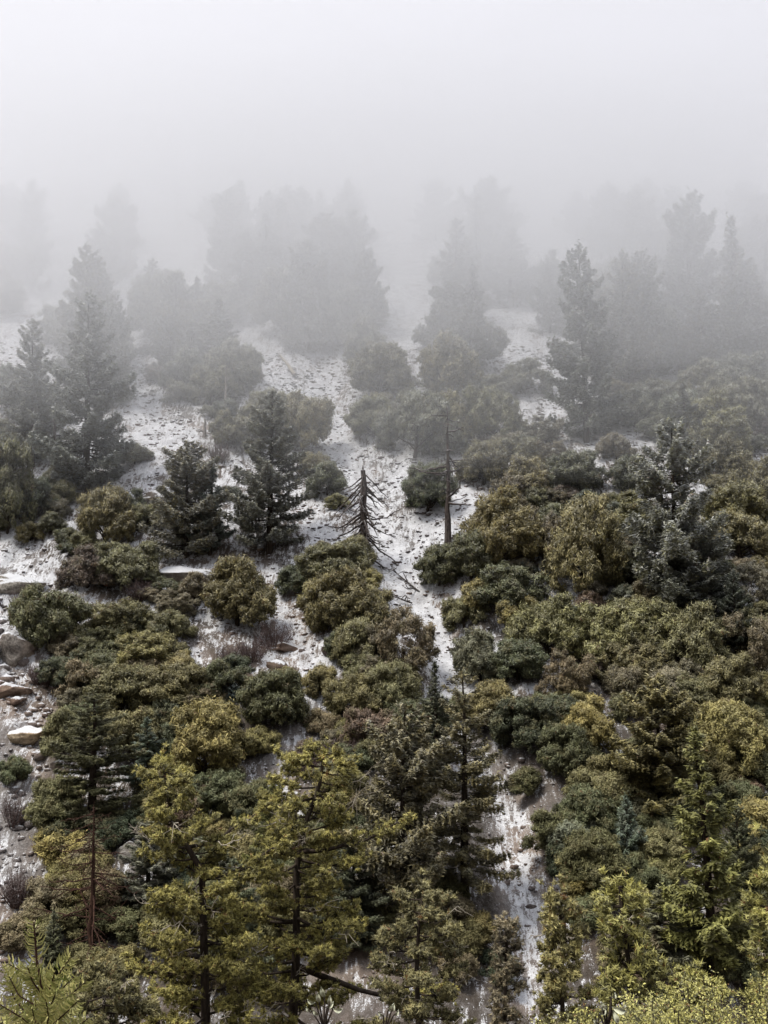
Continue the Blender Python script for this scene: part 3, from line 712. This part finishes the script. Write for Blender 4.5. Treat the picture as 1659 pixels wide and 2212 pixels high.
# ------------------------------------------------------------------ dead wood
def snag(u, vb, vt, wbase, nbr, blen, seed, label, mat, wood="snag_tree", lean=(0, 0), lowfrac=.1, droop=-.5, twigs=1, top_r=.35, hook=.5, thk=1.0):
    rg = np.random.default_rng(seed); p = at(u, vb); d = np.linalg.norm(p); H = (vb - vt) / F * d; r0 = wbase / F * d * .5
    root = bpy.data.objects.new("dead_tree", None); COL.objects.link(root); root.location = p
    n = 12; t = np.linspace(0, 1, n); tp = np.column_stack([lean[0] * H * t + rg.normal(size=n) * r0 * .12, rg.normal(size=n) * r0 * .12, t * H])
    tp[0] = (0, 0, 0)
    tb = MB(); rr = r0 * (1 - (1 - top_r) * t) * (1 + rg.normal(size=n) * .05); rr[0] *= 1.25
    tube(tb, np.vstack([[0, 0, -1.0], tp]), np.concatenate([[rr[0] * 1.1], rr]), 9, True)
    a = rg.uniform(0, 6); tube(tb, [tp[-1], tp[-1] + [math.cos(a) * r0 * .3, 0, r0 * 1.2]], [rr[-1] * .6, .02], 5)
    link("trunk", tb.mesh("trunk", mat, True), root)
    for k in range(nbr):
        z = lowfrac + (.97 - lowfrac) * (k + rg.random()) / nbr; a = rg.uniform(0, 6.283); dz = rg.normal() * .3
        L = blen / F * d * rg.uniform(.3, 1.0) ** 1.5 * 1.25 * (1 - .5 * z) ; hd = np.array([math.cos(a), math.sin(a) * .9, 0])
        o = np.array([np.interp(z, t, tp[:, 0]), np.interp(z, t, tp[:, 1]), z * H])
        s = np.linspace(0, 1, 8)[:, None]; sd = np.array([-hd[1], hd[0], 0])
        pts = o + hd * s * L + [0, 0, 1] * ((droop + dz) * L * s ** 1.3 + hook * L * s ** 3 * rg.uniform(.1, 1.6)) + sd * L * .3 * rg.normal() * s ** 2 + rg.normal(size=(8, 3)) * L * .035 * s
        bm_ = MB(); br = max(.03, L * .034) * thk; tube(bm_, pts, np.linspace(br, br * .3, 8), 5)
        for q in range(twigs * 3):
            f = rg.uniform(.35, .95); c = np.array([np.interp(f, s[:, 0], pts[:, i_]) for i_ in range(3)]); e = c + (hd * .6 + sd * rg.choice([-1, 1]) * .7 + [0, 0, rg.uniform(-.6, .3)]) * L * rg.uniform(.1, .28)
            tube(bm_, [c, (c + e) / 2 + rg.normal(size=3) * .04, e], [br * .45, br * .35, br * .2], 3, False)
        link("branch", bm_.mesh("branch", mat), root)
    tag(root, label, "dead tree"); return root
snag(785, 1215, 1015, 21, 105, 98, 5, "stripped dead snag with broken top and curling limbs in the main chute", M_DEAD, thk=1.05, droop=-.95, hook=.4, top_r=.5)
snag(968, 1176, 885, 15, 40, 85, 2, "tall grey snag with short level limbs and reddish foot, right of the chute", M_DEAD, droop=-.12, lowfrac=.3, hook=.15, top_r=.12, thk=1.1)
snag(126, 1015, 905, 10, 9, 60, 3, "thin leaning snag below the large frosted conifer", M_DEAD, lean=(-.12, 0), droop=-.3)
snag(487, 908, 790, 7, 12, 25, 4, "thin broken pole snag fading into the mist", M_GREY, droop=-.1)
snag(442, 945, 905, 9, 2, 8, 5, "short pale stump at the edge of the left snowfield", M_GREY)
snag(196, 2072, 1780, 14, 95, 130, 6, "dead conifer with rusty trunk and rows of bare drooping limbs", M_RBARK, droop=-.28, lowfrac=.05, hook=.35, top_r=.12, twigs=2, thk=.55)
snag(1268, 958, 860, 9, 5, 30, 7, "thin dark pole at the foot of the taller misty fir", M_DEAD, lean=(.02, 0))
snag(1352, 842, 640, 8, 16, 40, 8, "bare pole snag standing beside the shorter misty fir", M_GREY, droop=.1)
snag(550, 930, 855, 4, 6, 18, 9, "slim bare sapling at the edge of the snow under the white log", M_GREY)
snag(1105, 968, 930, 3.5, 3, 14, 10, "white bare stick among the oaks right of the tall grey snag", M_GREY)
snag(225, 1252, 1215, 4, 3, 10, 11, "pale broken stick rising from a reddish brown oak", M_GREY)
snag(1585, 2010, 1905, 6, 8, 45, 12, "white bare sapling in the shade right of the straight fir", M_TWIG, lean=(-.12, 0))
def log(u1, v1, u2, v2, wd, mat, label, branches=0):
    a, b = at(u1, v1), at(u2, v2); d = np.linalg.norm(a); r = wd / F * d * .5; L = np.linalg.norm(b - a)
    root = bpy.data.objects.new("fallen_log", None); COL.objects.link(root); root.location = a
    t = np.linspace(0, 1, 8)[:, None]; pts = (b - a) * t
    pts[:, 2] = [height(a[0] + q[0], a[1] + q[1]) - a[2] + r + .25 for q in pts]
    lo = pts[0][2] + (pts[-1][2] - pts[0][2]) * t[:, 0]; pts[:, 2] = np.maximum(pts[:, 2] * .3 + lo * .7, lo)
    mb = MB(); tube(mb, pts, np.linspace(r, r * .5, 8), 8); link("stem", mb.mesh("stem", mat, True), root)
    for k in range(branches):
        c = pts[1 + k % 6]; e = rng.normal(size=3) * [1, 1, .5] * L * .3; e[2] = abs(e[2]) * .5 + .1
        mb = MB(); m1 = c + e * .5 + rng.normal(size=3) * L * .06
        tube(mb, [c, m1, c + e], [r * .6, r * .45, r * .15], 5); link("branch", mb.mesh("branch", mat), root)
    tag(root, label, "log"); return root
log(637, 818, 605, 775, 9, M_TWIG, "short white log lying in the snow at the top of the chute")
log(690, 1072, 600, 1010, 4, M_DEAD, "long thin dark fallen stem on the snow right of the dark conifer", 3)
log(670, 1048, 588, 988, 3, M_DEAD, "upper thin fallen stem parallel to the longer one on the snow", 2)
log(905, 1285, 850, 1240, 4.5, M_DEAD, "twisted dead limb on the snow below the stripped snag", 7)
log(890, 1310, 835, 1290, 4, M_DEAD, "lower twisted dead limb on the snow above a brown oak", 6)
log(830, 1260, 822, 1225, 3, M_GREY, "grey crooked stick beside the twisted dead limb", 3)
log(700, 1400, 715, 1375, 4, M_GREY, "pale stick leaning over the near-black boulder")
log(630, 1660, 655, 1635, 4, M_GREY, "pair of pale broken sticks in the middle gully", 3)
log(1290, 955, 1230, 930, 3, M_DEAD, "thin dark stem on the snow left of the misty firs")
log(200, 985, 330, 1000, 4, M_GREY, "snow-covered log under the frosted conifer")
log(1610, 1405, 1655, 1410, 4, M_TWIG, "white limb in the shade at the right border")

def bare_shrub(u, vb, vt, wu, label, seed):
    rg = np.random.default_rng(seed); p = at(u, vb); d = np.linalg.norm(p); H = (vb - vt) / F * d; W = wu / F * d * .5
    mb = MB()
    for k in range(90):
        a = rg.uniform(0, 6.283); q = math.sqrt(rg.random()); s = np.linspace(0, 1, 4)[:, None]
        e = np.array([math.cos(a) * q * W, math.sin(a) * q * W, H * rg.uniform(.6, 1) * (1 - .35 * q)]); st = e * [.35, .35, 0]
        pts = st + (e - st) * s + rg.normal(size=(4, 3)) * .08 * s; tube(mb, pts, np.linspace(.035, .012, 4), 3, False)
        for r in range(6):
            c = pts[1 + r % 3]; tube(mb, [c, c + rg.normal(size=3) * .28 + [0, 0, .22]], [.016, .008], 3, False)
    o = link("bare_shrub", mb.mesh("bare_shrub", M_PURP)); o.location = p; tag(o, label, "shrub")
for k, (u, vb, vt, wu, l) in enumerate([(590,1402,1330,110,"leafless purple-brown shrub right of the yellow-topped oak"),(545,1430,1370,80,"leafless shrub on the rock step below the larger bare shrub"),
    (660,1680,1610,90,"bare brown shrub on the right bank of the middle gully"),(740,1660,1590,90,"bare shrub behind the top of the taller near pine"),(420,1290,1250,70,"bare shrub on the broken grey cliff"),
    (300,1300,1250,70,"reddish bare shrub between two oaks under the pink boulder"),(1280,1180,1120,60,"bare shrub beneath the yellow-brown forked oak"),(60,1330,1260,90,"bare brown bush at the foot of the pale rock face"),
    (30,1790,1720,60,"bare bush beside the white-streaked rock rib"),(470,1000,950,60,"grey leafless bush left of the dark middle conifer"),(500,1440,1390,70,"bare bush above the little blue-green fir"),
    (90,1480,1430,80,"bare shrub on the rim above the ochre ledge"),(1440,2170,2090,90,"reddish bare brush at the straight fir's foot"),(40,1960,1880,80,"leafless bush low on the left bank")]):
    bare_shrub(u, vb, vt, wu, l, 60 + k)

# ------------------------------------------------------------------ near pines rooted on the near slope
def near_pine(x, y, path, wid, seed, label, tone, nl=46, leafk=1.0, crown_h=11.0, r0=.26, dead=26, extra=None, cat="tree"):
    """path: trunk line as offsets from the foot, top last; crown_h metres of live crown below the top"""
    rg = np.random.default_rng(seed); z0 = float(height(x, y)); root = bpy.data.objects.new("pine_tree", None); COL.objects.link(root); root.location = (x, y, z0)
    pth = np.array(path, float); pth[:, 2] -= z0
    pth = np.vstack([[pth[0][0] * .5, 0, -.6], [pth[0][0] * .6, 0, 0.5], pth]); q = np.linspace(0, len(pth) - 1, 26); tp = np.array([np.interp(q, np.arange(len(pth)), pth[:, k]) for k in range(3)]).T
    H = tp[-1][2]; zz = tp[:, 2]; mb = MB(); rad = r0 * np.clip(1 - zz / H, 0, 1) ** .7 + .03; tube(mb, tp, rad, 10)
    link("trunk", mb.mesh("trunk", M_BARK, True), root)
    cb = MB(); col = (*[q * 1.7 for q in TONES[tone][1]], 1)
    def tufts(P, D, size, rg, k=26):
        m = len(P)
        if not m: return
        P2 = np.repeat(P, k, 0); D2 = np.repeat(D, k, 0); d = unit(D2 * .8 + rg.normal(size=(m * k, 3)) * .75 + [0, 0, .25]); L = size * rg.uniform(.55, 1.15, (m * k, 1))
        tone_ = np.clip(np.repeat(rg.normal(.45, .16, m), k) + rg.normal(size=m * k) * .14 + .18 * d[:, 2], 0, 1)  # upward needles painted lighter, as tuft tops catching the light
        leaves(cb, P2 + d * L * .5, rg.normal(size=(m * k, 3)) + [0, -.6, .6], L[:, 0], size * rg.uniform(.2, .36, m * k), rg, d, tone_, tri=True)
    limbs = []
    for k in range(nl):
        f = (k + rg.random()) / nl; z = H - crown_h * (1 - f) - .05; o = np.array([np.interp(z, zz, tp[:, 0]), np.interp(z, zz, tp[:, 1]), z])
        g = (H - z) / crown_h; L = wid * (.22 + .78 * g ** .7 * (1.0 - .35 * g)) * rg.uniform(.45, 1.15); a = k * 2.39996 + rg.uniform(-.5, .5)
        limbs.append((o, a, L, rg.uniform(-.15, .3)))
    for e in (extra or []): limbs.append((np.array([np.interp(e[0] - z0, zz, tp[:, 0]), 0, e[0] - z0]), e[1], e[2], e[3], *e[4:]))
    for (o, a, L, up, *tk) in limbs:
        hd = np.array([math.cos(a), math.sin(a), 0]); sd = np.array([-hd[1], hd[0], 0]); s = np.linspace(0, 1, 8)[:, None]
        pts = o + hd * s * L + [0, 0, 1] * ((up - .25) * L * s + .35 * L * s ** 2.2) + sd * L * .14 * rg.normal() * s ** 1.5 + rg.normal(size=(8, 3)) * .05 * s * L * .4
        bm_ = MB(); tube(bm_, pts, np.linspace(tk[0], tk[0] * .35, 8) if tk else np.linspace(max(.03, L * .026), .012, 8), 7 if tk else 5); fmin = .6 if tk else .22
        nt_ = int(8 + L * 10); P = []; D = []
        for q in range(nt_):
            f = rg.uniform(fmin, 1.0) ** .75; c = np.array([np.interp(f, s[:, 0], pts[:, i]) for i in range(3)])
            dd = unit(hd * .7 + sd * rg.choice([-1, 1]) * rg.uniform(.3, 1.1) + [0, 0, rg.uniform(-.1, .7)]); l2 = L * rg.uniform(.08, .3) * (1.25 - f) + .18
            e = c + dd * l2; tube(bm_, [c, (c + e) / 2 - [0, 0, .03], e], [.018, .014, .008], 3, False)
            for w_ in range(5): P.append(c + (e - c) * rg.uniform(.45, 1.08) + rg.normal(size=3) * .07); D.append(dd)
        tufts(np.array(P), np.array(D), .15 * leafk, rg, 14)
        link("branch", bm_.mesh("branch", M_BARK), root)
    tufts(tp[-1] + rg.normal(size=(22, 3)) * [.16, .16, .4] - [0, 0, .25], np.tile([0, 0, 1.0], (22, 1)), .2 * leafk, rg, 22)
    co = link("crown", cb.mesh("crown", M_PINE), root); co.color = col; co["frost"] = 0.0
    tw = 0
    for k in range(dead):                          # bare pale twig sprays
        z = H - crown_h * rg.uniform(.12, 1.1); c = np.array([np.interp(z, zz, tp[:, 0]), 0, z]); a = rg.uniform(0, 6.283); hd = np.array([math.cos(a), -abs(math.sin(a)), 0])
        c = c + hd * wid * rg.uniform(.1, .55); L = wid * rg.uniform(.15, .36); s = np.linspace(0, 1, 7)[:, None]; bm_ = MB()
        pts = c + hd * s * L + [0, 0, 1] * (rg.uniform(-.5, .5) * L * s + .3 * L * s ** 2) + np.cumsum(rg.normal(size=(7, 3)) * L * .05, 0) * (s > 0); tube(bm_, pts, np.linspace(.02, .007, 7), 4, False)
        for q in range(6):
            c2 = pts[2 + q % 5]; e = c2 + (hd * .5 + rg.normal(size=3) * .7) * L * .35; tube(bm_, [c2, (c2 + e) / 2 + rg.normal(size=3) * .03, e], [.010, .009, .005], 3, False)
        link("dead_twig", bm_.mesh("dead_twig", M_TWIG), root)
    tag(root, label, cat); return root
def W(u, v, y):                                    # world point on that line of sight at depth y
    d = ray(u, v); return d * (y / d[1])
def trunk_path(y, pts):
    foot = W(*pts[0], y); out = [(W(u, v, y)[0] - foot[0], 0, W(u, v, y)[2]) for u, v in pts]; return foot[0], y, out
x, y, pth = trunk_path(38, [(632, 2200), (640, 2060), (640, 1880), (655, 1790), (690, 1700), (702, 1612)])
near_pine(x, y, pth, 3.7, 21, "taller of the two near pines, dark trunk, ragged olive foliage and bare pale twigs", 'p', 78, 1.0, 9.5, .30, 34,
          extra=[(W(640, 2085, 38)[2], 0.0, 5.0, -.2, .115), (W(645, 1840, 38)[2], 0.05, 3.6, .25), (W(650, 1990, 38)[2], 3.1, 2.2, .2)])
x, y, pth = trunk_path(35, [(445, 2212), (440, 2020), (436, 1880), (405, 1830), (375, 1780), (352, 1652)])
near_pine(x, y, pth, 2.7, 22, "forked near pine with knobbly olive crown and pale dead twigs", 'p', 70, 1.0, 8.5, .27, 34,
          extra=[(W(405, 1830, 35)[2], 0.5, 2.6, .35), (W(436, 1900, 35)[2], 0.0, 2.5, .4), (W(440, 2090, 35)[2], 3.0, 2.6, -.1), (W(440, 2070, 35)[2], 2.6, 2.4, .1)])
x, y, pth = trunk_path(34, [(905, 2230), (900, 2100), (905, 1990), (915, 1925)])
near_pine(x, y, pth, 2.4, 23, "wide near pine below the pale-sprayed conifer, with a low level limb", 'o', 40, 1.0, 5.5, .2, 24)
x, y, pth = trunk_path(30, [(1215, 2230), (1215, 2100), (1212, 1990), (1205, 1935)])
near_pine(x, y, pth, 1.05, 24, "young golden-brown pine right of the lowest scree run", 'y', 34, 1.0, 4.2, .13, 10)
x, y, pth = trunk_path(18, [(1365, 2230), (1362, 2100), (1345, 2000), (1340, 1915)])
near_pine(x, y, pth, .55, 25, "slender sapling pine with a starry pale tip", 'v', 20, .75, 2.2, .05, 3)
x, y, pth = trunk_path(32, [(1090, 2230), (1092, 2100), (1096, 1985)])
near_pine(x, y, pth, .55, 26, "small rusty-olive pine at the left side of the lowest scree run", 'b', 26, .8, 4.0, .1, 5)
x, y, pth = trunk_path(20, [(1690, 2260), (1680, 2060), (1668, 1890)])
near_pine(x, y, pth, .9, 27, "yellow-green young conifer cut by the right border", 'v', 34, .8, 4.2, .08, 2)
x, y, pth = trunk_path(30, [(215, 2260), (225, 2160), (232, 2085)])
near_pine(x, y, pth, 1.8, 28, "low olive pine top between the fir sprig and the forked near pine", 'o', 26, 1.0, 3.2, .1, 14)
x, y, pth = trunk_path(28, [(1480, 2300), (1490, 2200), (1500, 2110)])
near_pine(x, y, pth, 1.6, 29, "yellow pine top above the bottom border, left of the straight fir", 'v', 30, 1.0, 3.2, .1, 6)

# ------------------------------------------------------------------ near broad-leaved bushes along the lower border
def near_bush(u, v, yd, wid, hgt, tone, seed, label, leaf=.042, n=13000):
    rg = np.random.default_rng(seed); p = W(u, v, yd); z0 = float(height(p[0], yd)); root = bpy.data.objects.new("leafy_bush", None); COL.objects.link(root)
    root.location = (p[0], yd, z0); top = p[2] - z0; sb = MB(); cb = MB(); per = n // 60
    for k in range(60):
        a = rg.uniform(0, 6.283); q = math.sqrt(rg.random()); e = np.array([math.cos(a) * q * wid, math.sin(a) * q * wid * .8, top - hgt * rg.uniform(0, .9) * (.3 + q * .7)])
        s = np.linspace(0, 1, 6)[:, None]; st = np.array([e[0] * .15, e[1] * .15, 0.0]); pts = st + (e - st) * s + rg.normal(size=(6, 3)) * .05 * s; tube(sb, pts, np.linspace(.03, .006, 6), 4, False)
        dirv = unit(e - st); f = rg.uniform(.0, 1, per) ** .7; back = hgt * .55
        P = e - dirv * (back * (1 - f))[:, None] + rg.normal(size=(per, 3)) * .09
        ax = dirv + rg.normal(size=(per, 3)) * .7
        leaves(cb, P, rg.normal(size=(per, 3)) * .6 + [0, -.35, .8], leaf * rg.uniform(.7, 1.4, per), leaf * rg.uniform(.4, .6, per), rg, ax)
    link("stems", sb.mesh("stems", M_BARK), root); c = link("leaves", cb.mesh("leaves", M_PINE), root); c.color = (*[q * 1.7 for q in TONES[tone][1]], 1); c["frost"] = 0.0
    tag(root, label, "bush"); return root
near_bush(1590, 2150, 15, 1.5, 1.0, 'v', 41, "yellow leafy bush in the bottom right corner")
near_bush(1380, 2185, 14, 1.2, .9, 'v', 42, "yellow leafy bush at the bottom border left of the corner bush")
near_bush(40, 2195, 9, .5, .4, 'v', 47, "bright bush tip in the bottom left corner behind the fir sprig", n=2500)

m_pl, nt_, N_, L_ = newmat("pale_leaf")
pd = N_("ShaderNodeBsdfPrincipled"); pd.inputs["Base Color"].default_value = (.62, .63, .46, 1); pd.inputs["Roughness"].default_value = .5
po = N_("ShaderNodeOutputMaterial"); L_(pd.outputs[0], po.inputs[0]); M_PALE = m_pl
def leaf_sprig(u, v, yd, spots, label):
    p = W(u, v, yd); z0 = float(height(p[0], yd)); root = bpy.data.objects.new("leafy_sprig", None); COL.objects.link(root); root.location = (p[0], yd, z0)
    rg = np.random.default_rng(int(u)); sb = MB(); base = np.array([0, 0, 0.0])
    for (lu, lv, ln, an) in spots:
        q = W(lu, lv, yd); c = np.array([q[0] - p[0], rg.uniform(-.04, .04), q[2] - z0]); L = ln / F * yd * .9; an = an + rg.normal() * .5; dv = np.array([math.cos(an), -.2, math.sin(an)])
        st = np.array([0, 0, p[2] - z0 - .05]); tube(sb, [base, base + [0, 0, (p[2] - z0) * .6], st, (st + c) / 2, c], [.01, .009, .006, .004, .003], 4, False)
        s = np.linspace(0, 1, 7); wv = np.sin(s * math.pi) ** .7 * L * .24; sd = np.array([-dv[2], .25, dv[0]]); lb = MB()
        mid = c + dv * (s * L)[:, None] + [0, -.02, 0] * np.sin(s * 3)[:, None]; l_ = mid + sd * wv[:, None] + [0, -.012, 0]; r_ = mid - sd * wv[:, None] + [0, -.012, 0]
        V = np.concatenate([l_, mid, r_]); f = np.concatenate([np.array([[a, a + 1, a + 8, a + 7], [a + 7, a + 8, a + 15, a + 14]]) for a in range(6)])
        lb.quads(V, f); link("leaf", lb.mesh("leaf", M_PALE, True), root)
    link("stems", sb.mesh("stems", M_BARK), root); tag(root, label, "plant")
leaf_sprig(1310, 2200, 4.5, [(1300,2175,22,1.5),(1308,2170,16,2.0),(1318,2168,30,.25),(1320,2176,26,-.1),(1295,2190,20,1.2),(1325,2160,14,1.0),(1285,2200,16,2.4)], "sprig of large pale oval leaves at the bottom border, right part")
leaf_sprig(700, 2200, 5, [(690,2160,24,1.7),(700,2158,26,1.3),(680,2170,20,2.3),(712,2165,22,.9),(720,2178,22,.5),(706,2180,20,1.1),(672,2182,16,2.6),(690,2185,20,1.9)], "sprig of pale upright leaves below the taller near pine's trunk")
leaf_sprig(830, 2205, 5, [(828,2190,16,1.6),(838,2186,22,1.2),(846,2180,20,1.4),(852,2195,16,.6)], "tiny pale sprig at the bottom border beside the dull green bush")

# ------------------------------------------------------------------ fir sapling in front of the camera
def fir_sapling():
    y = 2.2; foot = W(85, 2212, y); z0 = float(height(foot[0], y)); rg = np.random.default_rng(77)
    root = bpy.data.objects.new("fir_sapling", None); COL.objects.link(root); root.location = (foot[0], y, z0)
    def L3(u, v, dy=0.0): q = W(u, v, y + dy); return np.array([q[0] - foot[0], dy, q[2] - z0])
    mb = MB(); top = L3(73, 1992); tp = np.array([[0, 0, -.3], [0, 0, .3], L3(92, 2300), L3(95, 2150), L3(80, 2080), top]); tube(mb, tp, [.03, .026, .006, .0034, .0024, .0015], 8)
    link("trunk", mb.mesh("trunk", M_RBARK, True), root)
    m, nt, N, Lk = newmat("fir_needle")
    tone = attr(nt, "tone"); c = mixc(nt, tone, (.17, .21, .05), (.78, .72, .30))
    d = N("ShaderNodeBsdfPrincipled"); d.inputs["Roughness"].default_value = .38; Lk(c, d.inputs["Base Color"]); t = N("ShaderNodeBsdfTranslucent"); Lk(c, t.inputs[0])
    ms = N("ShaderNodeMixShader"); ms.inputs[0].default_value = .3; Lk(d.outputs[0], ms.inputs[1]); Lk(t.outputs[0], ms.inputs[2]); o = N("ShaderNodeOutputMaterial"); Lk(ms.outputs[0], o.inputs[0])
    def shoot(pts, own=True, dens=1.0, nl=.030):
        pts = np.array(pts, float); q = np.linspace(0, len(pts) - 1, 14); P = np.array([np.interp(q, np.arange(len(pts)), pts[:, k]) for k in range(3)]).T
        par = root
        if own:
            sb = MB(); tube(sb, P, np.linspace(.0019, .001, 14), 5); par = link("branch", sb.mesh("branch", M_RBARK), root)
        ln = np.linalg.norm(np.diff(P, axis=0), axis=1).sum(); n = int(ln / .0019 * dens); f = np.linspace(0.03, 1, n) * 13
        C = np.array([np.interp(f, np.arange(14), P[:, k]) for k in range(3)]).T; T = unit(np.array([np.interp(f, np.arange(14), np.gradient(P, axis=0)[:, k]) for k in range(3)]).T)
        ref = unit(np.cross(T, [0, 1.0, 0])); B = np.cross(T, ref); a = rg.uniform(0, 6.283, n); a = np.where(rg.random(n) < .7, np.round(a / math.pi) * math.pi + rg.normal(size=n) * .35, a)
        rad = ref * np.cos(a)[:, None] + B * np.sin(a)[:, None]; l = nl * rg.uniform(.75, 1.1, n) * np.clip(1.25 - f / 13 * .5, .6, 1.2)
        d0 = unit(rad + T * .35); d1 = unit(rad * .75 + T * .85 + [0, 0, .25]); wv = .0012
        sdv = unit(np.cross(d0, [0, 1.0, .2])); p1 = C + d0 * (l * .5)[:, None]; p2 = p1 + d1 * (l * .5)[:, None]; up = unit(np.cross(sdv, d0))
        V = np.stack([C - sdv * wv, C + sdv * wv, p1 + sdv * wv * 1.3, p1 - sdv * wv * 1.3, p1 + up * wv, p2 - sdv * wv * .3, p2 + sdv * wv * .3, C + up * wv * .8], 1)
        fq = np.array([[0, 7, 4, 3], [7, 1, 2, 4], [3, 4, 6, 5], [4, 2, 6, 6]]); V = V.reshape(-1, 3); base = (np.arange(n) * 8)[:, None, None]
        nb = MB(); tn = np.clip(rg.normal(.55, .25, n), 0, 1)
        nb.quads(V, (fq[None, :3] + base).reshape(-1, 4), np.repeat(tn, 3)); nb.tris(np.zeros((0, 3)), np.zeros((0, 3), int))
        nb.Ft = [(np.array([[4, 2, 6]])[None] + base).reshape(-1, 3)]; nb.tone_t = [tn]
        link("needles", nb.mesh("needles", m), par)
    shoot([tp[3], tp[4], top], own=False, dens=.95, nl=.034)
    S = [[(92,2130),(60,2105),(18,2082)],[(92,2140),(45,2110),(12,2100)],[(95,2150),(130,2100),(152,2068)],[(95,2160),(140,2130),(160,2110)],[(95,2190),(150,2150),(186,2120)],
         [(95,2230),(140,2190),(165,2165)],[(90,2180),(40,2150),(20,2110)],[(85,2215),(35,2165),(15,2120)],[(95,2200),(115,2160),(125,2130)],[(95,2260),(150,2230),(190,2200)],
         [(90,2240),(50,2200),(0,2170)],[(92,2150),(70,2120),(60,2090)],[(95,2170),(110,2130),(118,2100)],[(90,2260),(40,2230),(-20,2200)],[(95,2280),(120,2220),(135,2180)],
         [(92,2250),(75,2210),(70,2180)],[(95,2240),(105,2200),(100,2165)]]
    for k, s in enumerate(S):
        dy = rg.uniform(-.12, .12); shoot([L3(s[0][0], s[0][1]), L3(s[1][0], s[1][1], dy * .6), L3(s[2][0], s[2][1], dy)], dens=.95)
    tag(root, "bright green fir sapling with bristling needles close up in the lower left corner", "sapling")
fir_sapling()

# ------------------------------------------------------------------ labels that single each registered tree out
ORD = ["nearest", "second", "third", "fourth", "fifth", "sixth", "seventh", "eighth", "ninth", "tenth", "eleventh", "twelfth"] + [f"{q}th" for q in range(13, 40)]
buckets = {}
for r_ in REG:
    root, u, v, tn, noun, cat, group, wu = r_
    lm, dr, ds = where(u, v); buckets.setdefault((lm, dr, noun, tn), []).append((ds, r_))
for (lm, dr, noun, tn), lst in buckets.items():
    lst.sort(key=lambda q: q[0])
    for k, (ds, r_) in enumerate(lst):
        root, cat = r_[0], r_[5]
        rank = "" if len(lst) == 1 else (ORD[k] + (" " if k == 0 else " nearest "))
        nm = noun if noun != "fogged conifer" else "conifer dim in fog"
        tag(root, f"{rank}{tn} {nm} {dr} {lm}", cat, {"oak": "oaks on the slope", "scrub oak": "scrub oaks on the slope", "conifer": "conifers on the slope", "fogged conifer": "conifers in the fog", "low fogged scrub": "fogged low scrub", "low scrub oak": "low scrub between the trees", "stone in the snow": "stones in the snow chutes"}[noun])

# ------------------------------------------------------------------ mist: thin even haze, and the cloud lying on the upper slope
def vol_mat(name, dens, col=(1, 1, 1), g=0.0):
    m, nt, N, Lk = newmat(name); v = N("ShaderNodeVolumePrincipled"); v.inputs["Density"].default_value = dens
    v.inputs["Color"].default_value = (*col, 1); v.inputs["Anisotropy"].default_value = g
    o = N("ShaderNodeOutputMaterial"); Lk(v.outputs[0], o.inputs["Volume"]); return m
def fog_layer(zb, y0, thick, dens, seed, amp, slope=0.0, label=""):
    gx = np.linspace(-420, 420, 85); gy = np.concatenate([np.linspace(y0, 400, 50), np.geomspace(415, 1490, 22)]); X, Y = np.meshgrid(gx, gy)
    Zb = zb + fbm(X / 26, Y / 30, seed, 4) * amp + slope * (Y - 120)
    Zt = np.maximum(base_h(X, Y) + thick + np.clip((Y - 150) / 250, 0, 1) * 30 + fbm(X / 60, Y / 60, seed + 9, 2) * 8, Zb + 1.5); nx, ny = len(gx), len(gy); mb = MB()
    V = np.concatenate([np.stack([X, Y, Zb], -1).reshape(-1, 3), np.stack([X, Y + (X * 0), Zt], -1).reshape(-1, 3)])
    i = np.arange(ny - 1)[:, None] * nx; j = np.arange(nx - 1)[None]; b = np.stack([i + j, i + nx + j, i + nx + j + 1, i + j + 1], -1).reshape(-1, 4); t = b[:, ::-1] + nx * ny
    sd = []
    N = nx * ny
    for a in range(nx - 1): sd += [[a, a + 1, N + a + 1, N + a], [N - nx + a + 1, N - nx + a, 2 * N - nx + a, 2 * N - nx + a + 1]]
    for a in range(ny - 1): sd += [[a * nx + nx, a * nx, N + a * nx, N + a * nx + nx], [a * nx + nx - 1, a * nx + 2 * nx - 1, N + a * nx + 2 * nx - 1, N + a * nx + nx - 1]]
    b3 = np.concatenate([b[:, [0, 1, 2]], b[:, [0, 2, 3]]]); t3 = b3[:, ::-1] + nx * ny      # both sheets split along the same diagonal, so that they never cross
    sd = np.array(sd); mb.tris(V, np.concatenate([b3, t3, sd[:, [0, 1, 2]], sd[:, [0, 2, 3]]]))
    o = link("fog_bank", mb.mesh("fog_bank", vol_mat("fog", dens, (.885, .887, .906), 0.5))); tag(o, label, "fog", kind="stuff")
fog_layer(10, 84, 44, .0024, 64, 5, -.10, label="barely visible first fringe of mist above the main chute")
fog_layer(20, 78, 42, .0058, 61, 8, -.08, label="thin lower veil of cloud drifting over the middle slope")
fog_layer(33, 78, 40, .0062, 63, 12, -.04, label="denser mist among the upper trees")
fog_layer(50, 86, 40, .0095, 62, 17, label="thick grey cloud hiding the top of the mountain")
